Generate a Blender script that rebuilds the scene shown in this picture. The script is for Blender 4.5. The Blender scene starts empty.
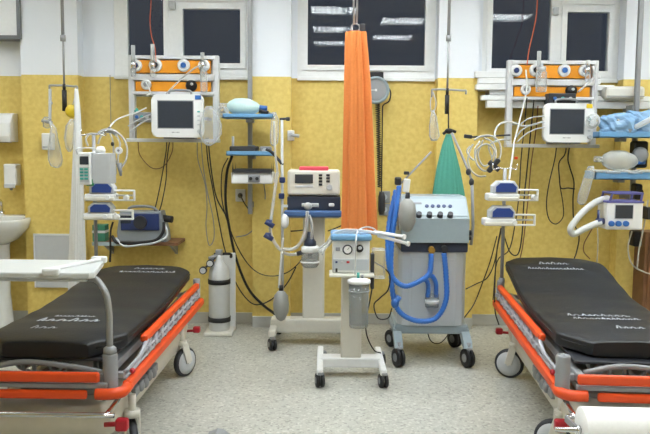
import bpy, bmesh, math, random
from mathutils import Vector, Matrix, Quaternion
PI = math.pi
S = bpy.context.scene
COL = S.collection
RND = random.Random(5)

# ------------------------------------------------------------------ camera
F = 760.0
PITCH = math.radians(5.41)
ROLL = math.radians(0.45)
CAMZ = 1.62
CROT = Matrix.Rotation(PI/2 - PITCH, 3, 'X') @ Matrix.Rotation(ROLL, 3, 'Z')
def W(px, py, Y):
    d = CROT @ Vector(((px - 325)/F, -(py - 217)/F, -1))
    t = Y/d.y
    return Vector((d.x*t, Y, CAMZ + d.z*t))
def WX(px, Y, py=150): return W(px, py, Y).x
def WZ(py, Y, px=325): return W(px, py, Y).z
cd = bpy.data.cameras.new('camera'); cam = bpy.data.objects.new('camera', cd); COL.objects.link(cam)
cam.matrix_world = Matrix.Translation((0, 0, CAMZ)) @ CROT.to_4x4()
cd.sensor_width = 36; cd.lens = 36*F/650; cd.clip_end = 100; cd.clip_start = 0.02
S.camera = cam

# ------------------------------------------------------------------ materials
def lin(c): return tuple((v/255/12.92 if v/255 <= .04045 else ((v/255+.055)/1.055)**2.4) for v in c)
def mat(name, rgb, rough=.5, metal=0, var=.05, scale=30, bump=0, spec=.5, coat=0):
    m = bpy.data.materials.new(name); m.use_nodes = True
    nt = m.node_tree; N = nt.nodes; L = nt.links
    b = N['Principled BSDF']
    tc = N.new('ShaderNodeTexCoord'); nz = N.new('ShaderNodeTexNoise')
    nz.inputs['Scale'].default_value = scale; nz.inputs['Detail'].default_value = 3
    L.new(tc.outputs['Object'], nz.inputs['Vector'])
    mx = N.new('ShaderNodeMix'); mx.data_type = 'RGBA'
    c = lin(rgb)
    mx.inputs['A'].default_value = tuple(v*(1-var) for v in c)+(1,)
    mx.inputs['B'].default_value = tuple(min(1, v*(1+var)) for v in c)+(1,)
    L.new(nz.outputs['Fac'], mx.inputs['Factor']); L.new(mx.outputs['Result'], b.inputs['Base Color'])
    b.inputs['Roughness'].default_value = rough; b.inputs['Metallic'].default_value = metal
    b.inputs['Specular IOR Level'].default_value = spec
    b.inputs['Coat Weight'].default_value = coat
    if bump:
        bp = N.new('ShaderNodeBump'); bp.inputs['Strength'].default_value = bump; bp.inputs['Distance'].default_value = .01
        L.new(nz.outputs['Fac'], bp.inputs['Height']); L.new(bp.outputs['Normal'], b.inputs['Normal'])
    return m
def clearmat(name, rgb, alpha=.4, rough=.15):
    m = mat(name, rgb, rough, var=.08, scale=18)
    nt = m.node_tree; N = nt.nodes; L = nt.links
    out = N['Material Output']; b = N['Principled BSDF']
    tr = N.new('ShaderNodeBsdfTransparent'); ms = N.new('ShaderNodeMixShader')
    lw = N.new('ShaderNodeLayerWeight'); lw.inputs['Blend'].default_value = .35
    mr = N.new('ShaderNodeMapRange'); mr.inputs['To Min'].default_value = alpha; mr.inputs['To Max'].default_value = min(1, alpha+.45)
    L.new(lw.outputs['Facing'], mr.inputs['Value'])
    L.new(mr.outputs['Result'], ms.inputs[0]); L.new(tr.outputs[0], ms.inputs[1]); L.new(b.outputs[0], ms.inputs[2])
    L.new(ms.outputs[0], out.inputs['Surface'])
    return m
white = mat('white_plastic', (226, 228, 228), .4)
offwhite = mat('off_white_enamel', (214, 212, 202), .45)
ivory = mat('ivory_shell', (205, 200, 184), .4)
cream = mat('cream_fabric', (222, 224, 224), .9, scale=60, bump=.2)
black = mat('black_rubber', (24, 24, 26), .55)
blackcloth = mat('black_vinyl', (17, 20, 25), .48, scale=45, var=.15, bump=.12)
dark = mat('dark_plastic', (44, 46, 52), .45)
screen = mat('dark_screen', (56, 62, 72), .2, spec=.6)
orange = mat('orange_bumper', (226, 78, 22), .42)
orpanel = mat('orange_panel', (230, 150, 22), .5, scale=12)
orcloth = mat('orange_fabric', (222, 132, 68), .9, scale=60, var=.08, bump=.2)
green = mat('green_fabric', (80, 156, 138), .9, scale=50, var=.08, bump=.2)
alu = mat('brushed_aluminium', (212, 214, 216), .42, .2)
chrome = mat('chrome', (215, 216, 220), .18, 1)
steel = mat('grey_steel', (150, 152, 154), .4, .25)
greyp = mat('grey_plastic', (140, 143, 146), .5)
lgrey = mat('light_grey_plastic', (190, 194, 198), .45)
bluegrey = mat('blue_grey_enamel', (150, 166, 174), .4)
navy = mat('navy_plastic', (40, 56, 104), .4)
dispblue = mat('blue_display', (44, 70, 140), .35)
blue = mat('blue_plastic', (52, 104, 176), .4)
deepblue = mat('deep_blue_plastic', (62, 96, 146), .4)
slate = mat('slate_plastic', (46, 56, 76), .4)
traywhite = mat('tray_laminate', (206, 210, 210), .35)
midblue = mat('pale_blue_tray', (104, 154, 196), .4)
bluehose = mat('blue_hose', (52, 112, 196), .35)
pink = mat('pink_plastic', (226, 74, 96), .45)
red = mat('red_plastic', (176, 30, 44), .4)
silver = mat('silver_panel', (188, 196, 202), .35, .15, scale=6)
cylgrey = mat('cylinder_grey', (198, 200, 200), .35, coat=.2)
wood = mat('brown_wood', (120, 84, 56), .55, scale=14, var=.25)
brass = mat('brass', (176, 140, 66), .35, .8)
yellowp = mat('yellow_plastic', (214, 186, 40), .45)
baggrey = mat('grey_rubber_bag', (150, 152, 148), .55)
bvmgreen = mat('pale_green_silicone', (192, 220, 218), .3)
tealp = mat('teal_plastic', (70, 170, 160), .4)
paper = mat('white_paper', (240, 240, 238), .9, scale=80)
orhose = mat('orange_hose', (206, 96, 50), .5)
tyre = mat('dark_tyre', (52, 54, 60), .6)
markw = mat('white_print', (164, 170, 178), .6)
hosewhite = mat('white_hose', (208, 210, 208), .5)
clear = clearmat('clear_plastic', (214, 220, 222), .22)
milky = clearmat('milky_plastic', (218, 222, 220), .42, .3)
bluebag = clearmat('blue_film', (146, 188, 228), .72, .12)
tubing = clearmat('clear_tubing', (222, 224, 222), .5, .2)
linkgrey = mat('linkage_grey', (168, 170, 178), .4)
jarmat = clearmat('clear_jar', (150, 158, 160), .24, .08)

def walls_material():
    m = bpy.data.materials.new('two_tone_wall_paint'); m.use_nodes = True
    nt = m.node_tree; N = nt.nodes; L = nt.links; b = N['Principled BSDF']
    g = N.new('ShaderNodeNewGeometry'); sp = N.new('ShaderNodeSeparateXYZ'); L.new(g.outputs['Position'], sp.inputs[0])
    gt = N.new('ShaderNodeMath'); gt.operation = 'GREATER_THAN'; gt.inputs[1].default_value = 2.205; L.new(sp.outputs['Z'], gt.inputs[0])
    n1 = N.new('ShaderNodeTexNoise'); n1.inputs['Scale'].default_value = 26; n1.inputs['Detail'].default_value = 4
    L.new(g.outputs['Position'], n1.inputs['Vector'])
    ym = N.new('ShaderNodeMix'); ym.data_type = 'RGBA'
    ym.inputs['A'].default_value = lin((214, 187, 100))+(1,); ym.inputs['B'].default_value = lin((225, 201, 116))+(1,)
    cr = N.new('ShaderNodeMapRange'); cr.inputs['From Min'].default_value = .35; cr.inputs['From Max'].default_value = .65
    L.new(n1.outputs['Fac'], cr.inputs['Value']); L.new(cr.outputs['Result'], ym.inputs['Factor'])
    mx = N.new('ShaderNodeMix'); mx.data_type = 'RGBA'; mx.inputs['B'].default_value = lin((228, 233, 240))+(1,)
    L.new(gt.outputs[0], mx.inputs['Factor']); L.new(ym.outputs['Result'], mx.inputs['A'])
    L.new(mx.outputs['Result'], b.inputs['Base Color']); b.inputs['Roughness'].default_value = .55
    bp = N.new('ShaderNodeBump'); bp.inputs['Strength'].default_value = .08; bp.inputs['Distance'].default_value = .003
    L.new(n1.outputs['Fac'], bp.inputs['Height']); L.new(bp.outputs['Normal'], b.inputs['Normal'])
    return m
wallmat = walls_material()
def floor_material():
    m = bpy.data.materials.new('speckled_vinyl'); m.use_nodes = True
    nt = m.node_tree; N = nt.nodes; L = nt.links; b = N['Principled BSDF']
    g = N.new('ShaderNodeNewGeometry')
    v = N.new('ShaderNodeTexVoronoi'); v.inputs['Scale'].default_value = 70; L.new(g.outputs['Position'], v.inputs['Vector'])
    sp = N.new('ShaderNodeSeparateColor'); L.new(v.outputs['Color'], sp.inputs[0])
    r = N.new('ShaderNodeValToRGB'); e = r.color_ramp.elements
    e[0].position = 0; e[0].color = lin((142, 142, 134))+(1,)
    e[1].position = 1; e[1].color = lin((202, 201, 192))+(1,)
    k = e.new(.18); k.color = lin((174, 174, 164))+(1,)
    k = e.new(.8); k.color = lin((182, 182, 172))+(1,)
    L.new(sp.outputs[0], r.inputs[0])
    n = N.new('ShaderNodeTexNoise'); n.inputs['Scale'].default_value = 2.2; L.new(g.outputs['Position'], n.inputs['Vector'])
    mx = N.new('ShaderNodeMix'); mx.data_type = 'RGBA'; mx.blend_type = 'MULTIPLY'; mx.inputs['Factor'].default_value = .25
    L.new(r.outputs[0], mx.inputs['A']); L.new(n.outputs['Fac'], mx.inputs['B'])
    hs = N.new('ShaderNodeHueSaturation'); hs.inputs['Saturation'].default_value = .9; hs.inputs['Value'].default_value = 1.1
    L.new(mx.outputs['Result'], hs.inputs['Color']); L.new(hs.outputs[0], b.inputs['Base Color'])
    b.inputs['Roughness'].default_value = .42
    return m
floormat = floor_material()
def glass_material():
    m = bpy.data.materials.new('night_window_glass'); m.use_nodes = True
    nt = m.node_tree; N = nt.nodes; L = nt.links; N.remove(N['Principled BSDF'])
    tr = N.new('ShaderNodeBsdfTransparent'); tr.inputs[0].default_value = (.9, .92, .92, 1)
    gl = N.new('ShaderNodeBsdfGlossy'); gl.inputs['Roughness'].default_value = .012
    fr = N.new('ShaderNodeFresnel'); fr.inputs[0].default_value = 1.45
    nz = N.new('ShaderNodeTexNoise'); nz.inputs['Scale'].default_value = 1.3
    bp = N.new('ShaderNodeBump'); bp.inputs['Strength'].default_value = .01; L.new(nz.outputs['Fac'], bp.inputs['Height'])
    L.new(bp.outputs['Normal'], gl.inputs['Normal'])
    ms = N.new('ShaderNodeMixShader'); L.new(fr.outputs[0], ms.inputs[0]); L.new(tr.outputs[0], ms.inputs[1]); L.new(gl.outputs[0], ms.inputs[2])
    L.new(ms.outputs[0], N['Material Output'].inputs['Surface'])
    return m
glass = glass_material()
def emit(name, rgb, s):
    m = bpy.data.materials.new(name); m.use_nodes = True
    b = m.node_tree.nodes['Principled BSDF']; b.inputs['Base Color'].default_value = (.8, .8, .8, 1)
    b.inputs['Emission Color'].default_value = rgb+(1,); b.inputs['Emission Strength'].default_value = s
    return m
LAMP = 17.0
tubelight = emit('fluorescent_panel', (.92, .97, .99), LAMP)

# ------------------------------------------------------------------ mesh building
OFF = {}
def catmull(pts, res):
    P = [Vector(p) for p in pts]
    if len(P) < 3: return P
    out = []
    for i in range(len(P)-1):
        p0 = P[i-1] if i else P[0]*2-P[1]
        p1, p2 = P[i], P[i+1]
        p3 = P[i+2] if i+2 < len(P) else P[-1]*2-P[-2]
        for k in range(res):
            t = k/res
            out.append(.5*((2*p1)+(p2-p0)*t+(2*p0-5*p1+4*p2-p3)*t*t+(3*p1-p0-3*p2+p3)*t**3))
    out.append(P[-1]); return out
class MB:
    def __init__(s): s.bm = bmesh.new()
    def _x(s, verts, M):
        for v in verts: v.co = M @ v.co
    def b(s, x0, x1, y0, y1, z0, z1, bev=0, M=None, seg=2):
        r = bmesh.ops.create_cube(s.bm, size=1); vs = r['verts']
        sx, sy, sz = abs(x1-x0), abs(y1-y0), abs(z1-z0)
        for v in vs: v.co = Vector((v.co.x*sx, v.co.y*sy, v.co.z*sz))
        if bev:
            es = list({e for v in vs for e in v.link_edges})
            g = bmesh.ops.bevel(s.bm, geom=es, offset=min(bev, .45*min(sx, sy, sz)), segments=seg, affect='EDGES', profile=.5)
            vs = list({v for f in g['faces'] for v in f.verts} | {v for v in vs if v.is_valid})
        T = Matrix.Translation(((x0+x1)/2, (y0+y1)/2, (z0+z1)/2))
        s._x(vs, T @ M if M else T)
        return s
    def c(s, cx, cy, cz, sx, sy, sz, bev=0, M=None): return s.b(cx-sx/2, cx+sx/2, cy-sy/2, cy+sy/2, cz-sz/2, cz+sz/2, bev, M)
    def bar(s, p0, p1, w, h, bev=0):
        p0, p1 = Vector(p0), Vector(p1); d = p1-p0; L = d.length
        q = d.to_track_quat('Y', 'Z').to_matrix().to_4x4(); m = (p0+p1)/2
        return s.c(m.x, m.y, m.z, w, L, h, bev, q)
    def ring_loft(s, rings, cap=True, smooth=True, closed=False):
        bm = s.bm; R = [[bm.verts.new(p) for p in r] for r in rings]
        n = len(R[0]); m = len(R)
        for i in range(m if closed else m-1):
            a, c = R[i], R[(i+1) % m]
            for j in range(n):
                f = bm.faces.new((a[j], a[(j+1) % n], c[(j+1) % n], c[j])); f.smooth = smooth
        if cap and not closed:
            bm.faces.new(R[0][::-1]); bm.faces.new(R[-1])
        return s
    def cyl(s, p0, p1, r, r2=None, n=16):
        p0, p1 = Vector(p0), Vector(p1); r2 = r if r2 is None else r2
        d = (p1-p0).normalized(); u = d.orthogonal().normalized(); v = d.cross(u)
        ring = lambda p, q: [p+(u*math.cos(2*PI*k/n)+v*math.sin(2*PI*k/n))*q for k in range(n)]
        return s.ring_loft([ring(p0, r), ring(p1, r2)])
    def lathe(s, p0, axis, prof, n=20):
        p0 = Vector(p0); d = Vector(axis).normalized(); u = d.orthogonal().normalized(); v = d.cross(u)
        return s.ring_loft([[p0+d*h+(u*math.cos(2*PI*k/n)+v*math.sin(2*PI*k/n))*max(r, 1e-4) for k in range(n)] for r, h in prof])
    def tube(s, pts, r, n=8, res=6, rr=None):
        P = catmull(pts, res) if res else [Vector(p) for p in pts]
        t = (P[1]-P[0]).normalized(); u = t.orthogonal().normalized(); rings = []
        for i, p in enumerate(P):
            a = P[max(i-1, 0)]; c = P[min(i+1, len(P)-1)]
            t2 = (c-a).normalized() if (c-a).length > 1e-9 else t
            q = t.rotation_difference(t2); u = (q @ u); u = (u-t2*u.dot(t2)).normalized(); t = t2; v = t.cross(u)
            ri = r if rr is None else r*rr(i/(len(P)-1), i)
            rings.append([p+(u*math.cos(2*PI*k/n)+v*math.sin(2*PI*k/n))*ri for k in range(n)])
        return s.ring_loft(rings)
    def hose(s, pts, r, res=14, n=10):
        return s.tube(pts, r, n, res, rr=lambda f, i: 1.0 if i % 2 else .82)
    def ell(s, c, rx, ry, rz, M=None, n=20):
        r = bmesh.ops.create_uvsphere(s.bm, u_segments=n, v_segments=n//2+2, radius=1)
        for v in r['verts']:
            v.co = Vector((v.co.x*rx, v.co.y*ry, v.co.z*rz))
            for f in v.link_faces: f.smooth = True
        T = Matrix.Translation(Vector(c)); s._x(r['verts'], T @ M if M else T); return s
    def tor(s, c, axis, R, r, n=24, k=8, a0=0, a1=2*PI):
        c = Vector(c); d = Vector(axis).normalized(); u = d.orthogonal().normalized(); v = d.cross(u)
        full = abs(a1-a0-2*PI) < 1e-6; m = n if full else n+1; rings = []
        for i in range(m):
            a = a0+(a1-a0)*i/n; e = u*math.cos(a)+v*math.sin(a)
            rings.append([c+e*R+(e*math.cos(2*PI*j/k)+d*math.sin(2*PI*j/k))*r for j in range(k)])
        return s.ring_loft(rings, closed=full)
    def prism(s, poly, a0, a1, plane='xz', bev=0):
        f = {'xz': lambda p, a: Vector((p[0], a, p[1])), 'yz': lambda p, a: Vector((a, p[0], p[1])), 'xy': lambda p, a: Vector((p[0], p[1], a))}[plane]
        A = [s.bm.verts.new(f(p, a0)) for p in poly]; B = [s.bm.verts.new(f(p, a1)) for p in poly]; n = len(A)
        fs = [s.bm.faces.new(A[::-1]), s.bm.faces.new(B)]
        for i in range(n): fs.append(s.bm.faces.new((A[i], A[(i+1) % n], B[(i+1) % n], B[i])))
        if bev:
            es = list(fs[0].edges)+list(fs[1].edges)
            bmesh.ops.bevel(s.bm, geom=es, offset=bev, segments=2, affect='EDGES', profile=.5)
        return s
    def rr(s, x0, x1, z0, z1, y0, y1, r, bev=0, k=5):
        poly = []
        for cx, cz, a in ((x1-r, z1-r, 0), (x0+r, z1-r, PI/2), (x0+r, z0+r, PI), (x1-r, z0+r, 1.5*PI)):
            for i in range(k+1):
                t = a+PI/2*i/k; poly.append((cx+r*math.cos(t), cz+r*math.sin(t)))
        return s.prism(poly, y0, y1, 'xz', bev)
    def put(s, name, m, parent=None, label=None, cat=None, group=None, kind=None, sub=0):
        bmesh.ops.recalc_face_normals(s.bm, faces=s.bm.faces[:])
        me = bpy.data.meshes.new(name)
        o = bpy.data.objects.new(name, me); COL.objects.link(o)
        off = Vector((0, 0, 0))
        if parent is None:
            cs = [v.co for v in s.bm.verts]
            off = Vector(((min(c.x for c in cs)+max(c.x for c in cs))/2, (min(c.y for c in cs)+max(c.y for c in cs))/2, min(c.z for c in cs)))
            o.location = off; OFF[o.name] = off
        else:
            r = parent
            while r.parent: r = r.parent
            off = OFF.get(r.name, off); o.parent = parent
        for v in s.bm.verts: v.co -= off
        s.bm.to_mesh(me); s.bm.free(); me.materials.append(m)
        if label: o['label'] = label
        if cat: o['category'] = cat
        if group: o['group'] = group
        if kind: o['kind'] = kind
        return o
def thing(name, loc, label, cat, group=None, rz=0, local=False):
    o = bpy.data.objects.new(name, None); COL.objects.link(o); o.empty_display_size = .1
    o.location = Vector(loc); o.rotation_euler = (0, 0, rz)
    OFF[o.name] = Vector((0, 0, 0)) if local else Vector(loc)
    o['label'] = label; o['category'] = cat
    if group: o['group'] = group
    return o
def copy_tree(o, parent=None):
    c = o.copy(); COL.objects.link(c)
    if parent: c.parent = parent
    for ch in list(o.children): copy_tree(ch, c)
    return c
def struct(name, mb, m, parent=None):
    o = mb.put(name, m, parent)
    if parent is None: o['kind'] = 'structure'
    return o
def px(pts, Y):
    """points along a run given by image columns/rows, each with its own distance"""
    return [W(p[0], p[1], p[2] if len(p) > 2 else Y) for p in pts]

# ------------------------------------------------------------------ room shell
YP, YB = 6.65, 6.80          # pilaster face and window bay face
H = 3.4
XL, XR, YF = -4.2, 4.2, -1.5
struct('floor', MB().b(XL-.2, XR+.2, YF-.2, 7.2, -.1, 0), floormat)
struct('ceiling', MB().b(XL-.2, XR+.2, YF-.2, 7.2, H, H+.1), mat('ceiling_paint', (232, 232, 230), .8))
struct('wall_left', MB().b(XL-.2, XL, YF-.2, 7.2, 0, H), wallmat)
struct('wall_right', MB().b(XR, XR+.2, YF-.2, 7.2, 0, H), wallmat)
struct('wall_front', MB().b(XL, XR, YF-.2, YF, 0, H), wallmat)
xp = lambda p: WX(p, YP, 70)
xb = lambda p: WX(p, YB)
ZS = 2.205                    # window sill height, level with the top of the yellow paint
ZT = 3.12
wins = [(xb(116), xb(252)), (xb(297), xb(433)), (xb(479.5), xb(617))]
wb = MB()
edges = [XL]+[v for w in wins for v in w]+[XR]
wb.b(XL, XR, YB, 7.05, 0, ZS).b(XL, XR, YB, 7.05, ZT, H)
for i in range(0, len(edges), 2): wb.b(edges[i], edges[i+1], YB, 7.05, ZS, ZT)
struct('wall_back', wb, wallmat)
# pilasters between the window bays
for i, (a, b_) in enumerate([(21, 78), (252, 291), (438, 478.5), (624, 700)]):
    x1 = xp(b_) if b_ < 690 else XR
    struct('trim_%d' % (i+1), MB().b(xp(a), x1, YP, YB, 0, H), wallmat)
sk = mat('grey_skirting', (176, 176, 170), .5)
bb = MB()
segs = [(XL, xp(21), YB), (xp(21), xp(78), YP), (xp(78), xp(252), YB), (xp(252), xp(291), YP), (xp(291), xp(438), YB), (xp(438), xp(478.5), YP), (xp(478.5), xp(624), YB), (xp(624), XR, YP)]
for a, b_, y in segs: bb.b(a, b_, y-.015, y, 0, .1, .003)
struct('baseboard_back', bb, sk)
struct('baseboard_left', MB().b(XL, XL+.015, YF, YB, 0, .1), sk)
struct('baseboard_right', MB().b(XR-.015, XR, YF, YB, 0, .1), sk)

frame = mat('window_frame_white', (230, 232, 232), .45)
def window(n, x0, x1, sashes, latch=None):
    root = bpy.data.objects.new('window_%d' % n, None); COL.objects.link(root)
    root.location = ((x0+x1)/2, YB+.08, ZS); OFF[root.name] = Vector(root.location); root['kind'] = 'structure'
    f = MB(); y0, y1 = YB+.01, YB+.09
    t = .055
    f.b(x0, x1, y0, y1, ZS, ZS+t).b(x0, x1, y0, y1, ZT-t, ZT)
    f.b(x0-.0, x1, YB-.03, YB+.01, ZS-.02, ZS+.012, .004)
    g = sorted({(s_[0]-.045, s_[1]+.045) for s_ in sashes}); e = [x0]+[v for p in g for v in p]+[x1]
    for i in range(0, len(e), 2):
        if e[i+1]-e[i] > .004: f.b(e[i], e[i+1], y0, y1, ZS+t, ZT-t)
    for (ga, gb) in g:
        zs = sorted((s_[2]-.045, s_[3]+.045) for s_ in sashes if abs(s_[0]-.045-ga) < .01); ee = [ZS+t]+[v for p in zs for v in p]+[ZT-t]
        for i in range(0, len(ee), 2):
            if ee[i+1]-ee[i] > .002: f.b(ga, gb, y0, y1, ee[i], ee[i+1])
    f.put('window_frame', frame, root)
    for (a, b_, zl, zh) in sashes:
        s_ = MB(); w = .045; ya, yb = y0-.015, y0+.05
        s_.b(a-w, b_+w, ya, yb, zl-w, zl).b(a-w, b_+w, ya, yb, zh, zh+w).b(a-w, a, ya, yb, zl, zh).b(b_, b_+w, ya, yb, zl, zh)
        so = s_.put('sash', frame, root)
        MB().b(a, b_, y0+.02, y0+.026, zl, zh).put('glass_pane', glass, so)
    if latch:
        for p in latch:
            q = W(p[0], p[1], YB-.02); MB().c(q.x, y0-.02, q.z, .055, .05, .07, .01).put('latch', lgrey, root)
    return root
zg = WZ(57, YB)
z2 = WZ(4, YB)+.0
window(1, *wins[0], [(xb(129.5), xb(165), WZ(62, YB), ZT-.1), (xb(184), xb(240.5), WZ(64, YB), z2-.05), (xb(184), xb(240.5), z2+.06, ZT-.1)], [(172, 5)])
window(2, *wins[1], [(xb(307), xb(423), WZ(65, YB), ZT-.1)])
window(3, *wins[2], [(xb(489), xb(546.5), WZ(67, YB), ZT-.1), (xb(562.5), xb(604), WZ(69, YB), z2-.05), (xb(562.5), xb(604), z2+.06, ZT-.1)], [(556, 11)])

# ------------------------------------------------------------------ ceiling lamps
lampframe = mat('lamp_housing', (225, 225, 222), .4)
def luminaire(x, y, label):
    r = thing('ceiling_light', (x, y, H-.09), label, 'ceiling light', 'square louvred ceiling lights', local=True)
    w = .31
    MB().b(-w, w, -w, w, .04, .09).b(-w, -w+.02, -w, w, .018, .04).b(w-.02, w, -w, w, .018, .04).b(-w, w, -w, -w+.02, .018, .04).b(-w, w, w-.02, w, .018, .04).put('housing', lampframe, r)
    MB().b(-w+.02, w-.02, -w+.02, w-.02, .032, .038).put('light_panel', tubelight, r)
    lv = MB()
    for k in range(1, 6): lv.b(-w+.02, w-.02, -w+k*2*w/6-.002, -w+k*2*w/6+.002, .02, .03)
    for k in range(1, 9): lv.b(-w+k*2*w/9-.009, -w+k*2*w/9+.009, -w+.02, w-.02, .02, .03)
    lv.put('louvre', alu, r)
    return r
LL = 'square louvred fluorescent light on the ceiling'
l0 = luminaire(.1, 3.75, LL)
for (x, y) in [(.1, 2.15), (.1, .6), (1.05, 2.95), (1.05, 1.35), (2.4, 3.3), (-1.7, 4.5), (.1, 5.2), (1.9, 4.9), (-3.1, 5.3), (-3.0, 3.6), (3.3, 4.2), (-.9, 5.4), (1.0, 5.4), (2.9, 5.4)]:  # entries past the window-reflected ones: unseen lights added to brighten the walls
    c = copy_tree(l0); c.location = (x, y, H-.09)


# ------------------------------------------------------------------ stretchers
def stretcher(loc, rz, label, swivel, open_side, gy, sx):
    r = thing('stretcher', loc, label, 'stretcher', 'hospital stretchers', rz, True)
    hw = .40
    b = MB()                                      # moulded shell over the wheelbase
    def ring(z, x, y, rr=.1):
        P = []
        for cx, cy, a in ((x-rr, y-rr, 0), (-x+rr, y-rr, PI/2), (-x+rr, -y+rr, PI), (x-rr, -y+rr, 1.5*PI)):
            for k in range(5):
                t = a+PI/2*k/4; P.append((cx+rr*math.cos(t), cy+rr*math.sin(t), z))
        return P
    b.ring_loft([ring(.15, .25, .86), ring(.2, .31, .97), ring(.3, .325, 1.0), ring(.345, .30, .97), ring(.352, .27, .93)])
    b.put('base_shell', ivory, r)
    MB().ring_loft([ring(.35, .23, .80), ring(.375, .21, .74)]).put('base_tray', greyp, r)
    for y in (-.45, .5):
        MB().cyl((0, y, .36), (0, y, .47), .075).cyl((0, y, .47), (0, y, .54), .055).put('lift_column', lgrey, r)
    f = MB()
    for s in (-1, 1): f.b(s*.30-.02, s*.30+.02, -1.0, 1.0, .50, .54, .006)
    for y in (-1.0, -.6, -.1, .35, .96): f.b(-.30, .30, y-.02, y+.02, .505, .535, .004)
    for y in (-.6, -.1, .25):
        for s in (-1, 1): f.b(s*.26-.015, s*.26+.015, y-.015, y+.015, .535, .57)
    for s in (-1, 1):
        for y in (-.95, 0, .95): f.b(s*.30, s*.385, y-.018, y+.018, .495, .525, .004)
    f.put('frame', steel, r)
    MB().b(-.31, .31, -.93, .30, .568, .582, .004).put('deck', dark, r)
    # backrest deck, hinged at y = .3
    d = MB(); d.bar((0, .31, .576), (0, .99, .576+(.10 if open_side < 0 else .045)), .6, .013, .003); d.put('backrest_deck', dark, r)
    mech = MB()
    for k in range(7):
        y = -.9+k*.05
        mech.tor((-.10+.12*math.sin(k*1.9), y, .525), (.3, 1, .2*math.cos(k)), .035, .010, 14, 6)
    mech.tube([(-.28, -.98, .54), (-.1, -.96, .57), (.12, -.97, .555), (.29, -.98, .53)], .014).tube([(.25, -.9, .43), (.1, -.4, .47), (.25, .3, .44)], .014)
    mech.put('adjusting_linkage', greyp, r)
    for s in (-1, 1):
        rail = MB().b(s*hw-.022, s*hw+.022, -.97, 1.03, .435, .485, .012)
        rail.put('side_bumper', orange, r)
        g = MB().b(s*.378-.020, s*.378+.020, gy, .98, .565, .605, .012).put('side_guard', orange, r)
        lt = MB()
        for z in (.505, .535): lt.tube([(s*.388, -.95, z-.01), (s*.388, .95, z)], .009, 6)
        for k in range(11):
            y = gy+.12+k*.145
            lt.tube([(s*.388, y-.11, .49), (s*.384, y, .56)], .011, 6)
            lt.c(s*.392, y-.06, .522, .022, .05, .03, .006)
        lt.tube([(s*.39, gy+.03, .575), (s*.385, gy-.12, .52), (s*.37, -.93, .5)], .012)
        lt.put('guard_linkage', linkgrey, g)
        for y in (-.86,): MB().ell((s*.40, y, .503), .014, .02, .014, n=10).put('release_button', red, g)
        for y, nm in ((-1.0, 'foot_socket'), (1.02, 'head_socket')):
            rad = .035 if y < 0 else .026; fx = s*.368 if y > 0 else (sx if s*sx > 0 else s*.368)
            so = MB().lathe((fx, y, .43), (0, 0, 1), [(rad*1.05, 0), (rad*1.05, .02), (rad, .03), (rad, .19), (rad*.9, .20), (rad*.62, .20), (rad*.62, .12), (0, .12)])
            so.put(nm, greyp, r)
        c = MB().tube([(s*.402, -.95, .455), (s*.40, -1.03, .455), (s*.36, -1.07, .455), (s*.285, -1.075, .455)], .027, 10)
        c.put('corner_bumper', orange, r)
        ped = MB().c(s*.39, -1.02, .29, .06, .05, .06, .012).cyl((s*.3, -1.0, .28), (s*.385, -1.0, .285), .012)
        ped.put('foot_pedal', red, r)
        MB().c(s*.375, .97, .26, .05, .05, .045, .01).cyl((s*.3, .96, .25), (s*.37, .96, .255), .01).put('foot_pedal', red, r)
        lk = MB()
        for k in range(4): lk.ell((s*.345, -.5+k*.09, .31-.01*(k % 2)), .022, .03, .032, n=10)
        lk.bar((s*.33, -.6, .3), (s*.33, -.1, .3), .03, .05, .008)
        lk.put('brake_lever', greyp, r)
    fb = MB().b(-.33, .30, -1.075, -1.045, .505, .555, .012)
    fb.put('end_bumper', orange, r)
    MB().b(-.235, .24, -1.075, -1.045, .425, .468, .012).put('end_bumper', orange, r)
    MB().b(-.33, .33, -1.062, -1.03, .476, .498, .004).put('end_rail', greyp, r)
    MB().tube([(-.37, -1.0, .41), (-.37, -1.18, .40), (-.35, -1.2, .40), (.35, -1.2, .40), (.37, -1.18, .40), (.37, -1.0, .41)], .012, 8, 3).put('push_bar', chrome, r)
    for (x, y), a in zip(((-.345, -.70), (.345, -.70), (-.345, .68), (.345, .68)), swivel):
        M = Matrix.Rotation(math.radians(a), 4, 'Z')
        def P(v): return Vector((x, y, 0))+(M @ Vector(v))
        ax = (M @ Vector((1, 0, 0)))
        w = MB().lathe(P((-.022, 0, .102)), ax, [(.07, 0), (.094, .002), (.102, .012), (.102, .032), (.094, .042), (.07, .044)], 28)
        wo = w.put('wheel', tyre, r)
        MB().lathe(P((-.03, 0, .102)), ax, [(.0, 0), (.05, .001), (.084, .007), (.088, .03), (.084, .053), (.05, .059), (0, .06)], 28).put('wheel_cover', lgrey, wo)
        fk = MB()
        for sx in (-1, 1):
            fk.bar(P((sx*.042, 0, .102)), P((sx*.034, -.035, .24)), .012, .05, .004)
        q = P((0, -.035, .24)); fk.cyl(q-Vector((0, 0, .015)), q+Vector((0, 0, .02)), .04).cyl(q, q+Vector((0, 0, .1)), .02)
        fk.cyl(P((-.045, 0, .102)), P((.045, 0, .102)), .01)
        fk.put('fork', offwhite, r)
    return r
LB = (-1.33, 4.53, 0); RB = (1.60, 4.525, 0)
LZ, RZ = math.radians(-.96), math.radians(-4.1)
stretcher(LB, LZ, 'orange-railed hospital stretcher on the left, its foot end under the white tray', (20, 25, 15, -30), 1, -.56, .333)
stretcher(RB, RZ, 'orange-railed hospital stretcher on the right, with the white paper roll at its foot', (62, 40, 66, 20), -1, -.50, -.385)

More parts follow.
